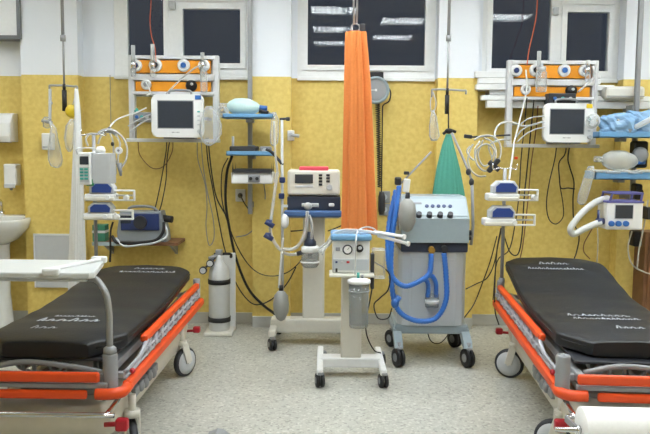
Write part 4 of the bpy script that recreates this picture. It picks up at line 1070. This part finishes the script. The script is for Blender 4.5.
# ------------------------------------------------------------------ far left: board, dispensers, sink, panel
def far_left():
    Y = 6.62
    x0, x1, z0 = -3.75, WX(20.5, Y, 38), WZ(37, Y, 10)
    t = thing('whiteboard', ((x0+x1)/2, Y, z0), 'whiteboard with grey aluminium frame high on the left wall', 'whiteboard')
    MB().b(x0, x1, Y+.005, YB, z0, z0+.75).put('writing_surface', mat('board_white', (232, 234, 236), .25), t)
    f = MB(); f.b(x0, x1, Y-.005, YB-.002, z0-.015, z0+.015, .003).b(x0, x1, Y-.005, YB-.002, z0+.735, z0+.765, .003).b(x1-.03, x1, Y-.005, YB-.002, z0, z0+.75, .003).b(x0, x0+.03, Y-.005, YB-.002, z0, z0+.75, .003)
    f.put('frame', mat('dark_frame', (112, 116, 120), .4), t)
    p, q = W(-14, 112.5, 6.62), W(10.5, 142, 6.62)
    t = thing('paper_towel_dispenser', ((p.x+q.x)/2, 6.7, q.z), 'white curved paper towel dispenser on the left wall', 'dispenser')
    MB().prism([(YB, q.z), (6.62, q.z), (6.60, q.z+.05), (6.62, p.z-.09), (6.68, p.z-.01), (6.72, p.z), (YB, p.z)], p.x, q.x, 'yz', .012).put('cover', white, t)
    MB().b(p.x+.03, q.x-.03, 6.63, 6.72, q.z-.006, q.z+.004, .002).put('slot_edge', greyp, t)
    p, q = W(2.5, 164, 6.66), W(15.5, 190.5, 6.66)
    t = thing('soap_dispenser', ((p.x+q.x)/2, 6.73, q.z), 'slim white soap dispenser above the wash basin', 'dispenser')
    MB().b(p.x, q.x, 6.67, YB, q.z+.04, p.z, .012).put('housing', white, t)
    MB().b(p.x+.005, q.x-.005, 6.655, 6.68, q.z+.02, q.z+.06, .008).put('push_lever', lgrey, t)
    MB().cyl(((p.x+q.x)/2, 6.7, q.z+.045), ((p.x+q.x)/2, 6.7, q.z), .012).put('nozzle', greyp, t)
    # basin
    cx = WX(-9, 6.5, 225); zt = WZ(219.5, 6.45, 5); hw = WX(23, 6.45, 225)-cx
    t = thing('wash_basin', (cx, 6.55, 0), 'white wash basin on a pedestal at the far left edge', 'wash basin')
    def oval(z, sx, sy, yo=0):
        P = []
        for k in range(28):
            a = 2*PI*k/28; X = math.copysign(abs(math.cos(a))**.7, math.cos(a))*sx; Yv = math.copysign(abs(math.sin(a))**.7, math.sin(a))*sy
            P.append((cx+X, 6.555+yo+Yv, z))
        return P
    ceramic = mat('white_ceramic', (220, 222, 218), .15, coat=.3)
    MB().ring_loft([oval(zt-.23, hw*.35, .1, .06), oval(zt-.19, hw*.6, .15, .04), oval(zt-.09, hw*.93, .22), oval(zt-.02, hw, .24), oval(zt, hw*.985, .236), oval(zt-.004, hw*.82, .17), oval(zt-.1, hw*.65, .13), oval(zt-.14, hw*.2, .05)]).put('bowl', ceramic, t)
    MB().b(cx-hw, cx+hw, 6.66, YB-.004, zt-.06, zt+.012, .01).put('back_ledge', ceramic, t)
    MB().lathe((cx, 6.62, 0), (0, 0, 1), [(.0, 0), (.12, 0), (.115, .03), (.095, .3), (.1, zt-.25), (.12, zt-.18), (0, zt-.17)], 24).put('pedestal', ceramic, t)
    MB().tube([(cx, 6.72, zt+.01), (cx, 6.72, zt+.12), (cx, 6.66, zt+.15), (cx, 6.57, zt+.12)], .014, 10, 6).cyl((cx, 6.72, zt), (cx, 6.72, zt+.05), .025).put('tap', chrome, t)
    p, q = W(34.5, 233.5, YP), W(72.5, 276, YP)
    t = thing('wall_panel', ((p.x+q.x)/2, YP-.02, q.z), 'flat white rectangular panel low on the yellow pilaster on the left', 'panel')
    MB().b(p.x, q.x, YP-.03, YP, q.z-.1, p.z, .004).put('face', lgrey, t)
    f = MB(); f.b(p.x, q.x, YP-.036, YP-.028, p.z-.014, p.z+.003, .002).b(p.x, p.x+.012, YP-.036, YP-.028, q.z-.1, p.z, .002).b(q.x-.012, q.x, YP-.036, YP-.028, q.z-.1, p.z, .002)
    f.put('edge_frame', white, t)
far_left()

# ------------------------------------------------------------------ wall blood pressure gauge
def bpgauge():
    Y = 6.62; a = W(376, 90, Y)
    t = thing('wall_gauge', (a.x, YB-.06, a.z-.14), 'round grey wall pressure gauge beside the orange curtain', 'gauge')
    MB().b(WX(366, Y), WX(383, Y), Y+.06, YB, a.z-.02, WZ(71, Y, 376), .008).put('mount_plate', black, t)
    MB().b(a.x-.05, a.x+.05, Y+.05, YB, a.z-.08, a.z+.08, .01).put('bracket', dark, t)
    MB().lathe((a.x, Y+.06, a.z), (0, -1, 0), [(.0, 0), (.105, 0), (.118, .02), (.118, .05), (.11, .06), (.095, .06), (.093, .05), (0, .05)], 36).put('case', bluegrey, t)
    f = MB().cyl((a.x, Y+.012, a.z), (a.x, Y+.008, a.z), .092, n=36).put('dial_face', greyp, t)
    MB().bar((a.x, Y+.006, a.z), (a.x-.05, Y+.006, a.z+.0), .004, .006).c(a.x, Y+.006, a.z, .02, .004, .02, .003).put('needle', white, f)
    # coiled tube
    co = []; n = 46
    x0, x1 = WX(377, 6.66), WX(380.5, 6.66); z0, z1 = a.z-.11, WZ(187, 6.66)
    for k in range(n*10):
        f_ = k/(n*10-1); an = 2*PI*n*f_; r = .019
        co.append((x0+(x1-x0)*f_+r*math.cos(an), 6.66+r*math.sin(an), z0+(z1-z0)*f_))
    MB().tube(co, .0042, 5, 0).put('coiled_cord', black, t)
    MB().tube(px([(386, 84), (390.5, 92), (389, 101), (383.5, 105), (382.5, 112), (382, 150), (381.5, 192)], 6.68), .006, 6).put('cable', black, None, 'thin black cable looping right of the round wall gauge down to the grey sockets', 'cable')
    p = W(382, 190, 6.7); MB().lathe((p.x, 6.72, p.z-.02), (0, 0, -1), [(.0, 0), (.02, 0), (.03, .04), (.03, .16), (.02, .2), (0, .2)], 14).put('bulb_grip', dark, None, 'dark grip hanging in front of the two grey wall sockets', 'grip')
bpgauge()

# ------------------------------------------------------------------ right edge: packs, resuscitator, transport ventilator
def pack(u0, v0, u1, v1, Y, m, label, seed, th=.07, nm='wrapped_pack'):
    rnd = random.Random(seed); p, q = W(u0, v0, Y), W(u1, v1, Y); c = (p+q)/2; rx, rz = (q.x-p.x)/2, (p.z-q.z)/2
    mb = MB(); r = bmesh.ops.create_icosphere(mb.bm, subdivisions=4, radius=1)
    ph = [rnd.uniform(0, 6.28) for _ in range(9)]
    for v in r['verts']:
        x, y, z = v.co
        k = 1+.13*math.sin(3.1*x+ph[0]+2*z)*math.sin(4*y+ph[1])+.08*math.sin(7*x+ph[2]+3*z)+.06*math.sin(9*z+ph[3]-5*x)+.04*math.sin(15*x+11*z+ph[4])
        sq = lambda t: math.copysign(abs(t)**.75, t)
        v.co = Vector((sq(x)*rx*min(k, 1.1), sq(y)*th*k, sq(z)*rz*min(k, 1.1)))+c
    return mb.put(nm, m, None, label, 'pack')
pack(599, 113, 636, 137, 6.24, bluebag, 'crumpled shiny blue wrapped pack in the upper right tray, at its left end', 1, .09)
pack(622, 110, 660, 135, 6.32, bluebag, 'crumpled blue wrapped pack at the right end of the upper right tray', 4, .09)
pack(612, 115, 624, 124, 6.2, milky, 'small clear wrapped pack lying on top of the blue packs', 6, .05)
a, b_ = W(628, 131, 6.17), W(655, 117, 6.17)
MB().cyl(a, b_, .022).put('clear_tube', milky, None, 'stiff milky tube lying across the blue packs', 'tube')
mask(594, 121, 6.2, .055, 'clear face mask hanging at the left end of the upper right tray', clear, (-.7, -.7, .2))
bvm(602, 150, 637, 171, 6.26, milky, 'large milky white resuscitator bag on the lower right tray')
bag('reservoir_bag', 'clear pouch hanging below the left end of the lower right tray', [(588, 594, 166), (585, 595, 172), (582, 592, 182), (578, 589, 194), (577, 586, 202), (580, 584, 205)], 6.14, clear, .03)
mb = MB()
for k in range(5): mb.c(*(W(600+k*11, 171+(k % 2), 6.2)), .12, .1, .022, .006, Matrix.Rotation(.2*math.sin(k*3), 4, 'Z'))
mb.put('tube_packet_layer', milky, None, 'flat clear packets lying along the lower right tray', 'packet', kind='stuff')
def transport():
    Y = 5.96; p, q = W(607.5, 201.5, Y), W(642.5, 230, Y); w = q.x-p.x; h = p.z-q.z
    t = thing('transport_ventilator', ((p.x+q.x)/2, Y+.1, q.z), 'small white transport ventilator with three blue knobs on the right post', 'ventilator')
    MB().b(p.x, q.x, Y, Y+.22, q.z, p.z, .012).put('housing', white, t)
    a, b_ = W(615.5, 205, Y), W(632.5, 218.5, Y)
    MB().b(a.x-.006, b_.x+.006, Y-.003, Y+.02, b_.z-.006, a.z+.006, .002).put('screen_frame', lgrey, t)
    MB().b(a.x, b_.x, Y-.006, Y+.02, b_.z, a.z, .002).put('screen', screen, t)
    for u in (611, 618, 625.5):
        a = W(u, 223.5, Y); MB().cyl((a.x, Y+.01, a.z), (a.x, Y-.025, a.z), .024, .021, 20).put('knob', blue, t)
    f = MB(); z1 = WZ(193.5, Y, 625)
    purple = mat('violet_frame', (92, 92, 150), .45)
    for y in (Y+.0, Y+.19):
        f.bar((p.x+.02, y+.01, p.z-.005), (p.x+.04, y+.01, z1), .016, .016, .003).bar((q.x-.02, y+.01, p.z-.005), (q.x-.01, y+.01, z1), .016, .016, .003).bar((p.x+.03, y+.01, z1), (q.x, y+.01, z1), .016, .016, .003)
    for x in (p.x+.04, q.x-.01): f.bar((x, Y+.01, z1), (x, Y+.2, z1), .016, .016, .003)
    f.b(p.x-.004, q.x+.004, Y-.004, Y+.225, p.z-.012, p.z+.004, .003)
    f.put('carry_frame', purple, t)
    a = W(604, 222, Y); MB().cyl((p.x+.01, Y+.06, a.z), (p.x-.06, Y+.05, a.z), .026).cyl((p.x-.05, Y+.05, a.z-.02), (p.x-.05, Y+.05, a.z+.09), .01).put('hose_port', navy, t)
    xb_ = WX(638.5, 6.42, 200); MB().b(xb_-.03, xb_+.02, Y+.2, 6.41, p.z-.16, p.z-.06, .006).put('mount', dark, t)
transport()
hose('breathing_hose', 'white corrugated hose bending left from the small transport ventilator to the port', [(608, 198, 6.12), (596, 202, 6.04), (583, 212, 6.0), (573, 224, 5.98), (570.5, 230, 5.97), (574, 234, 5.97), (584, 229, 5.98), (594, 224.5, 6.0), (601, 222.5, 6.01)], 6.0, .028, hosewhite, corr=True)
def blackgear():
    for (u0, v0, u1, v1, lab) in ((635, 141, 648, 168, 'black hanging cuff behind the lower right tray'), (636, 184, 643, 200, 'black clamp block on the right post above the transport ventilator'), (634, 231, 643, 247, 'black hanging bracket under the transport ventilator')):
        p, q = W(u0, v0, 6.28), W(u1, v1, 6.28)
        MB().b(p.x, q.x, 6.28, 6.40, q.z, p.z, .02).cyl(((p.x+q.x)/2, 6.27, (p.z+q.z)/2), ((p.x+q.x)/2, 6.3, (p.z+q.z)/2), .03).put('black_bracket', black, None, lab, 'bracket')
    c = W(643, 155, 6.2); MB().lathe((c.x, 6.26, c.z), (-.3, -1, 0), [(0, 0), (.06, 0), (.065, .015), (.05, .03), (0, .03)], 24).put('round_dial', greyp, None, 'grey round dial in front of the black cuff at the right edge', 'dial')
    p, q = W(644.5, 232, 6.45), W(672, 330, 6.45)
    t = thing('side_cabinet', ((p.x+q.x)/2, 6.53, 0), 'brown wooden cabinet edge at the far right', 'cabinet')
    MB().b(p.x, q.x+.1, 6.43, YP, 0, p.z, .005).put('carcass', wood, t)
    MB().b(p.x+.03, q.x+.07, 6.415, 6.432, .1, p.z-.03, .004).put('door', wood, t)
blackgear()
hose('drip_line', 'thin clear line curving from the transport ventilator down to the right edge', [(632, 231, 6.3), (628, 248), (632, 264), (644, 272), (660, 276)], 6.3, .006, tubing, 'tube')
hose('drip_line', 'thin clear line hanging straight at the far right edge beside the brown cabinet', [(648, 200), (644, 226), (639, 250), (637, 268)], 6.25, .007, tubing, 'tube')
hose('drip_line', 'thin clear line hanging down the yellow wall below the transport ventilator', [(597, 223, 6.4), (598, 240), (597, 262)], 6.4, .005, tubing, 'tube')

# ------------------------------------------------------------------ tubing clusters
def coil(name, label, loops, Y, r, m, cat='tubing'):
    mb = MB()
    for L in loops: mb.tube(px(L, Y), r, 8, 7)
    return mb.put(name, m, None, label, cat)
coil('coiled_tubing', 'bundle of clear coiled tubing hanging above the right syringe pumps', [
    [(473, 144), (470, 150), (468, 160), (471, 170), (478, 176), (486, 176)],
    [(474, 140), (482, 136), (492, 136), (499, 142), (501, 152), (498, 163)],
    [(480, 141, 6.05), (475, 150, 6.03), (477, 164, 6.02), (485, 171, 6.02), (493, 165, 6.02), (496, 152, 6.02), (492, 142, 6.03), (484, 138, 6.04)],
    [(470, 146), (467, 152), (474, 160), (477, 150), (486, 144), (494, 150), (492, 160)],
    [(483, 140, 6.08), (478, 155, 6.08), (484, 166, 6.08), (492, 160, 6.08), (489, 146, 6.08), (500, 140, 6.1), (510, 140, 6.3)]], 6.05, .0075, tubing)
MB().bar(W(472, 137, 6.1), W(464, 136, 6.1), .03, .03, .006).bar(W(472, 137, 6.1), W(510, 135, 6.4), .014, .014, .003).put('hose_holder', dark, None, 'dark clamp arm holding the clear coiled tubing on the right', 'holder')
MB().bar(W(488, 172, 6.0), W(499, 159, 6.0), .05, .04, .012).cyl(W(489, 162, 6.0), W(499, 170, 6.0), .02).put('hose_connector', dark, None, 'dark grey connector on the clear coiled tubing above the right syringe pumps', 'connector')
coil('coiled_tubing', 'bundle of clear and grey tubing hanging above the left infusion pump', [
    [(100, 133), (108, 130), (116, 132), (123, 138), (127, 148), (126, 160), (121, 168)],
    [(98, 134, 5.52), (90, 134, 5.52), (86, 139, 5.52), (88, 146, 5.52)],
    [(104, 133), (100, 138), (98, 144)],
    [(110, 133), (113, 142), (114, 155), (118, 166), (122, 172)],
    [(116, 134), (120, 144), (118, 158), (119, 170)]], 5.56, .0075, tubing)
def arcs():
    a = W(108, 131.5, 5.6); t = thing('circuit_holder', a-Vector((0, 0, .03)), 'curved grey bracket on top of the left infusion pole', 'holder')
    MB().tube(px([(99, 134), (103, 131.5), (109, 130.5), (114, 132), (117, 134.5)], 5.58), .018, 10).put('bracket', greyp, t)
    MB().cyl(W(109, 131, 5.58), W(109, 127, 5.58), .01).put('stub', dark, t)
    a = W(118.5, 150.5, 5.5); t = thing('round_filter', a-Vector((0, 0, .03)), 'round white filter with dark centre hanging right of the infusion pump', 'filter')
    MB().cyl(a+Vector((0, .02, 0)), a, .026, n=20).put('rim', white, t)
    MB().cyl(a+Vector((0, .002, 0)), a+Vector((0, -.004, 0)), .009, n=12).put('hub', greyp, t)
    MB().ell(W(113, 157, 5.55), .014, .014, .02).ell(W(112.5, 144, 5.55), .012, .012, .016).put('clamp_bead', black, None, 'small black clamps on the tubing beside the infusion pump', 'clamp')
    MB().cyl(W(119, 163, 5.55), W(121, 176, 5.55), .022, .008).put('y_connector', greyp, None, 'grey tapered connector at the bottom of the left tubing', 'connector')
arcs()
coil('oxygen_tubing', 'cream tubing curving from the left gas panel down to the left tubing bundle', [[(146, 96, 6.35), (150, 92, 6.4), (146, 82, 6.44)], [(146, 108, 6.3), (135, 113, 6.1), (120, 118, 5.9), (112, 124, 5.7), (108, 131, 5.6)]], 6.3, .0065, hosewhite)
coil('oxygen_tubing', 'cream tubing dropping straight from the left outlet of the right gas panel', [[(526, 70, 6.46), (526.5, 90, 6.4), (521, 115, 6.3), (516, 135, 6.2), (514, 142, 6.1)]], 6.3, .0065, hosewhite)
coil('oxygen_tubing', 'white tubing arching across the left of the right monitor', [[(496, 142, 6.05), (495, 132, 6.1), (500, 124, 6.2), (510, 122, 6.3), (524, 126, 6.32), (536, 124, 6.32), (546, 120, 6.4)]], 6.3, .008, hosewhite)
coil('sensor_lead', 'pale sensor leads running into the left side of the right monitor', [[(516, 138, 6.28), (522, 130), (534, 124), (545.5, 122)], [(517, 142, 6.26), (526, 134), (536, 129), (546, 127)], [(515, 136, 6.26), (521, 124), (532, 117.5), (545.5, 116)]], 6.28, .005, lgrey, 'cable')
coil('sensor_lead', 'pale sensor leads running into the left side of the left monitor', [[(128, 126, 6.28), (138, 120), (146, 116), (152, 114)], [(130, 132, 6.28), (140, 124), (147, 120), (152, 119)]], 6.28, .005, lgrey, 'cable')
coil('oxygen_tubing', 'clear tubing slanting across the orange left gas panel', [[(166, 94, 6.40), (178, 82), (192, 70), (202, 64)]], 6.40, .007, tubing)
coil('oxygen_tubing', 'clear tubing slanting from the black outlet of the right gas panel', [[(578, 92, 6.40), (586, 85), (594, 76), (592, 66)]], 6.42, .008, tubing)
coil('drip_line', 'clear drip line with orange tag running down beside the right infusion pole', [[(514, 142, 6.1), (513, 152, 5.8), (511, 166, 5.6), (509, 180, 5.5)]], 5.6, .008, tubing, 'tube')
MB().c(*W(516, 158, 5.66), .025, .02, .02, .004).put('orange_tag', orange, None, 'small orange tag on the drip line above the right syringe pumps', 'tag')
# suction unit tubes
coil('suction_tube', 'clear suction tube looping over the blue top of the suction unit', [[(355, 283, 4.98), (355.5, 262, 4.96), (356, 240, 4.97), (358, 231, 5.05), (366, 227, 5.15), (374, 229, 5.2), (378, 234, 5.2)], [(331, 240, 5.0), (326, 248, 5.0), (322, 255, 5.0)]], 5.0, .0055, tubing, 'tube')
coil('suction_tubing', 'pale tube bundle lying along the blue top of the suction unit, drooping at its left', [[(318, 250, 5.05), (327, 243), (333, 234.5), (343, 230.5), (356, 230.5), (370, 232), (378, 234)], [(320, 252, 5.02), (329, 244), (335, 236), (345, 232.5), (360, 233)]], 5.05, .011, milky, 'tube')
for lab, A, B in (('white instrument tube pointing right from the suction unit top, upper one', (374, 232), (403, 236.5)), ('white instrument tube pointing right from the suction unit top, lower one', (378, 235.5), (407, 243.5))):
    MB().cyl(W(*A, 5.12), W(*B, 5.02), .013, .011).cyl(W(*B, 5.02), W(B[0]+2, B[1]+.5, 5.01), .017).put('instrument_tube', white, None, lab, 'tube')
p = W(372, 252, 5.15); MB().b(p.x, p.x+.09, 5.1, 5.24, p.z-.18, p.z+.02, .01).put('tube_pouch', clear, None, 'clear pouch with tubes hung on the right side of the suction unit', 'pouch')
MB().b(p.x-.012, p.x+.012, 5.06, 5.12, p.z-.24, p.z-.0, .005).put('side_bracket', dark, None, 'dark bracket on the right side of the suction unit housing', 'bracket')

# ------------------------------------------------------------------ cables
cableblack = mat('cable_black', (34, 31, 30), .5)
def cable(label, pts, Y=6.66, r=.0065, m=cableblack, name='cable', cat='cable', group=None):
    return MB().tube(px(pts, Y), r*.82, 6, 6).put(name, m, None, label, cat, group)
cable('orange hose rising from the left gas panel to the ceiling', [(156, 62, 6.44), (155, 48, 6.46), (151.5, 36, 6.5), (150, 20, 6.55), (151, 2, 6.6), (152, -40, 6.6)], 6.5, .0045, orhose, 'gas_hose', 'hose')
cable('orange hose rising from the right gas panel past the window to the ceiling', [(527, 66, 6.44), (529, 50, 6.5), (534, 28, 6.55), (537, 8, 6.6), (538, -40, 6.6)], 6.5, .0055, orhose, 'gas_hose', 'hose')
cable('brown cable hanging in a small loop below the left end of the left monitor', [(138, 140), (140, 155), (152, 168), (164, 166), (172, 152), (173, 139)], 6.6, .005, wood)
cable('black cable from the left monitor down to the shelf device, left one', [(167, 138, 6.5), (166, 152, 6.55), (162, 176), (158, 196), (154, 213, 6.62)], 6.62)
cable('black cable from the left monitor down to the shelf device, right one', [(170, 138, 6.5), (167, 160), (166, 180), (162, 202), (158, 215, 6.62)], 6.6)
cable('long grey cable hanging in a narrow loop below the right corner of the left monitor', [(197, 139, 6.5), (198, 160), (205, 184), (207, 206), (206, 226), (209, 245), (214, 238), (213, 218), (207, 190), (203, 165), (201, 139)], 6.64, .005, greyp)
cable('black cable falling from the left gas panel rail behind the milky bag', [(208, 138, 6.5), (211, 168), (216, 196), (224, 212), (229, 220)], 6.64, .008)
cable('black cable falling beside the milky bag to the oxygen cylinder, passing behind others', [(206, 138, 6.5), (208, 162), (213, 190), (219, 222), (225, 250), (236, 283), (250, 302), (262, 304), (276, 296), (288, 282), (296, 267)], 6.62, .007)
cable('thick black hose sweeping from the lower blue tray down to the pink-topped ventilator base', [(232, 156, 6.4), (227, 172), (225.5, 200), (229, 226), (236, 258), (248, 288), (262, 304), (275, 314, 6.3)], 6.6, .014, black, 'gas_hose', 'hose')
cable('black cable sagging from the blue tray to the back of the pink-topped ventilator', [(228, 158, 6.5), (222, 172), (222, 200), (229, 226), (240, 252), (254, 270), (270, 276), (286, 273), (298, 264), (306, 252, 6.25)], 6.6, .006)
cable('black power cord from the white wall socket to the pink-topped ventilator', [(240.5, 196, 6.72), (247, 207), (258, 219), (268, 226), (278, 231), (294, 231), (312, 229, 6.3)], 6.66, .007)
cable('grey cord curving down from the white wall unit', [(264, 184, 6.4), (265, 200), (259, 222), (248, 234), (236, 237)], 6.66, .006, greyp)
cable('black cord from the pink-topped ventilator behind the orange curtain', [(328, 231, 6.25), (336, 228), (345, 224)], 6.3, .007)
cable('black cable from the suction unit side hanging down to its base', [(371, 262, 5.12), (373, 280), (370, 300), (366, 320), (367, 336), (374, 350), (381, 353, 5.2)], 5.2, .006)
cable('black cable looping from the suction unit towards the big ventilator', [(374, 262, 5.3), (384, 268), (390, 276), (388, 290), (380, 298), (374, 305), (378, 318), (388, 318), (392, 308)], 5.3, .006)
cable('black cord hanging from the cabinet of the large ventilator to the floor', [(428, 324, 5.6), (428, 334), (432, 342), (440, 343), (447, 336), (450, 327)], 5.62, .005)
cable('black cable on the yellow wall right of the large ventilator, lower one', [(464, 318, 5.95), (474, 304), (482, 284), (490, 262), (497, 236)], 6.4, .006)
cable('black cable on the yellow wall right of the large ventilator, upper one', [(466, 289, 5.95), (476, 284), (487, 278), (494, 264), (499, 240), (503, 225)], 6.4, .006)
cable('black cable from the right gas panel past the pumps, leftmost', [(527, 98, 6.5), (524, 130), (521, 160), (519, 195), (515, 225), (509, 250), (497, 262), (493, 300)], 6.62, .006)
cable('black cable hanging in a loop behind the lower right syringe pump', [(534, 100, 6.5), (530, 140), (527, 170), (524, 200), (522, 235), (518, 254), (510, 252), (503, 232)], 6.63, .007)
cable('brown cable falling straight right of the right syringe pumps', [(538, 106, 6.5), (536, 130), (531, 165), (528, 200), (523, 244), (519, 262)], 6.66, .006, wood)
cable('black cable from the right monitor hanging in a long loop, left one', [(557, 140, 6.5), (555, 158), (549, 184), (546.5, 204), (549, 219), (556, 224), (563, 217), (563, 204), (560, 186)], 6.66, .006)
cable('black cable zigzagging below the right monitor, middle one', [(567, 140, 6.5), (565, 154), (559, 163), (559.5, 178), (561, 188), (568, 188), (575, 189)], 6.65, .007)
cable('black cable falling from the right monitor behind the white corrugated hose', [(570.5, 140, 6.5), (568, 158), (570, 168), (574, 182), (573, 200), (574, 222), (579, 236), (577, 250), (573, 262)], 6.66, .007)
cable('brown cable from the transport ventilator forking down to the right mattress', [(595, 224, 6.4), (588, 236), (584, 244), (584, 252), (590, 259)], 6.6, .006, wood)
cable('thin cable falling straight from the ceiling along the left pilaster edge', [(110, 75, 6.79), (110.5, 100), (111, 128)], 6.78, .004, greyp)
cable('thin black cable hanging at the left infusion pole', [(113, 222, 5.5), (110.5, 232), (110.5, 250), (110, 262)], 5.48, .01)
cable('thin black cable running down the head post of the right stretcher', [(501, 228, 5.52), (497, 250), (495, 280), (495, 310), (499, 325)], 5.5, .006)

# foot of a wheeled stand at the bottom edge
def stand_foot():
    c = W(218, 440, 3.75); t = thing('stand_foot', (c.x, 3.75, 0), 'grey wheeled stand foot poking in at the bottom edge of the floor', 'stand')
    z = W(222, 428, 3.75).z
    MB().prism([(c.x-.07, z-.07), (c.x-.045, z-.02), (c.x+.0, z), (c.x+.03, z-.005), (c.x+.09, z-.05), (c.x+.09, z-.07)], 3.2, 3.76, 'xz', .012).put('leg', greyp, t)
    castor(t, (c.x-.05, 3.72, 0), .045, .4)
    castor(t, (c.x+.04, 3.3, 0), .045, .4)
stand_foot()
# repeats share a group
from collections import defaultdict
kinds = defaultdict(list)
for o in S.objects:
    if o.parent is None and 'category' in o: kinds[o.name.split('.')[0]].append(o)
for k, L in kinds.items():
    if len(L) > 1:
        for o in L:
            if 'group' not in o: o['group'] = k.replace('_', ' ')+(' pieces' if k.endswith('tubing') else 's')

# ------------------------------------------------------------------ world and exposure
w = bpy.data.worlds.new('night'); S.world = w; w.use_nodes = True
w.node_tree.nodes['Background'].inputs[0].default_value = (.026, .031, .044, 1)
w.node_tree.nodes['Background'].inputs[1].default_value = 1
S.view_settings.view_transform = 'Standard'; S.view_settings.look = 'None'
S.view_settings.gamma = 1; S.view_settings.use_curve_mapping = False
S.view_settings.exposure = 0.64
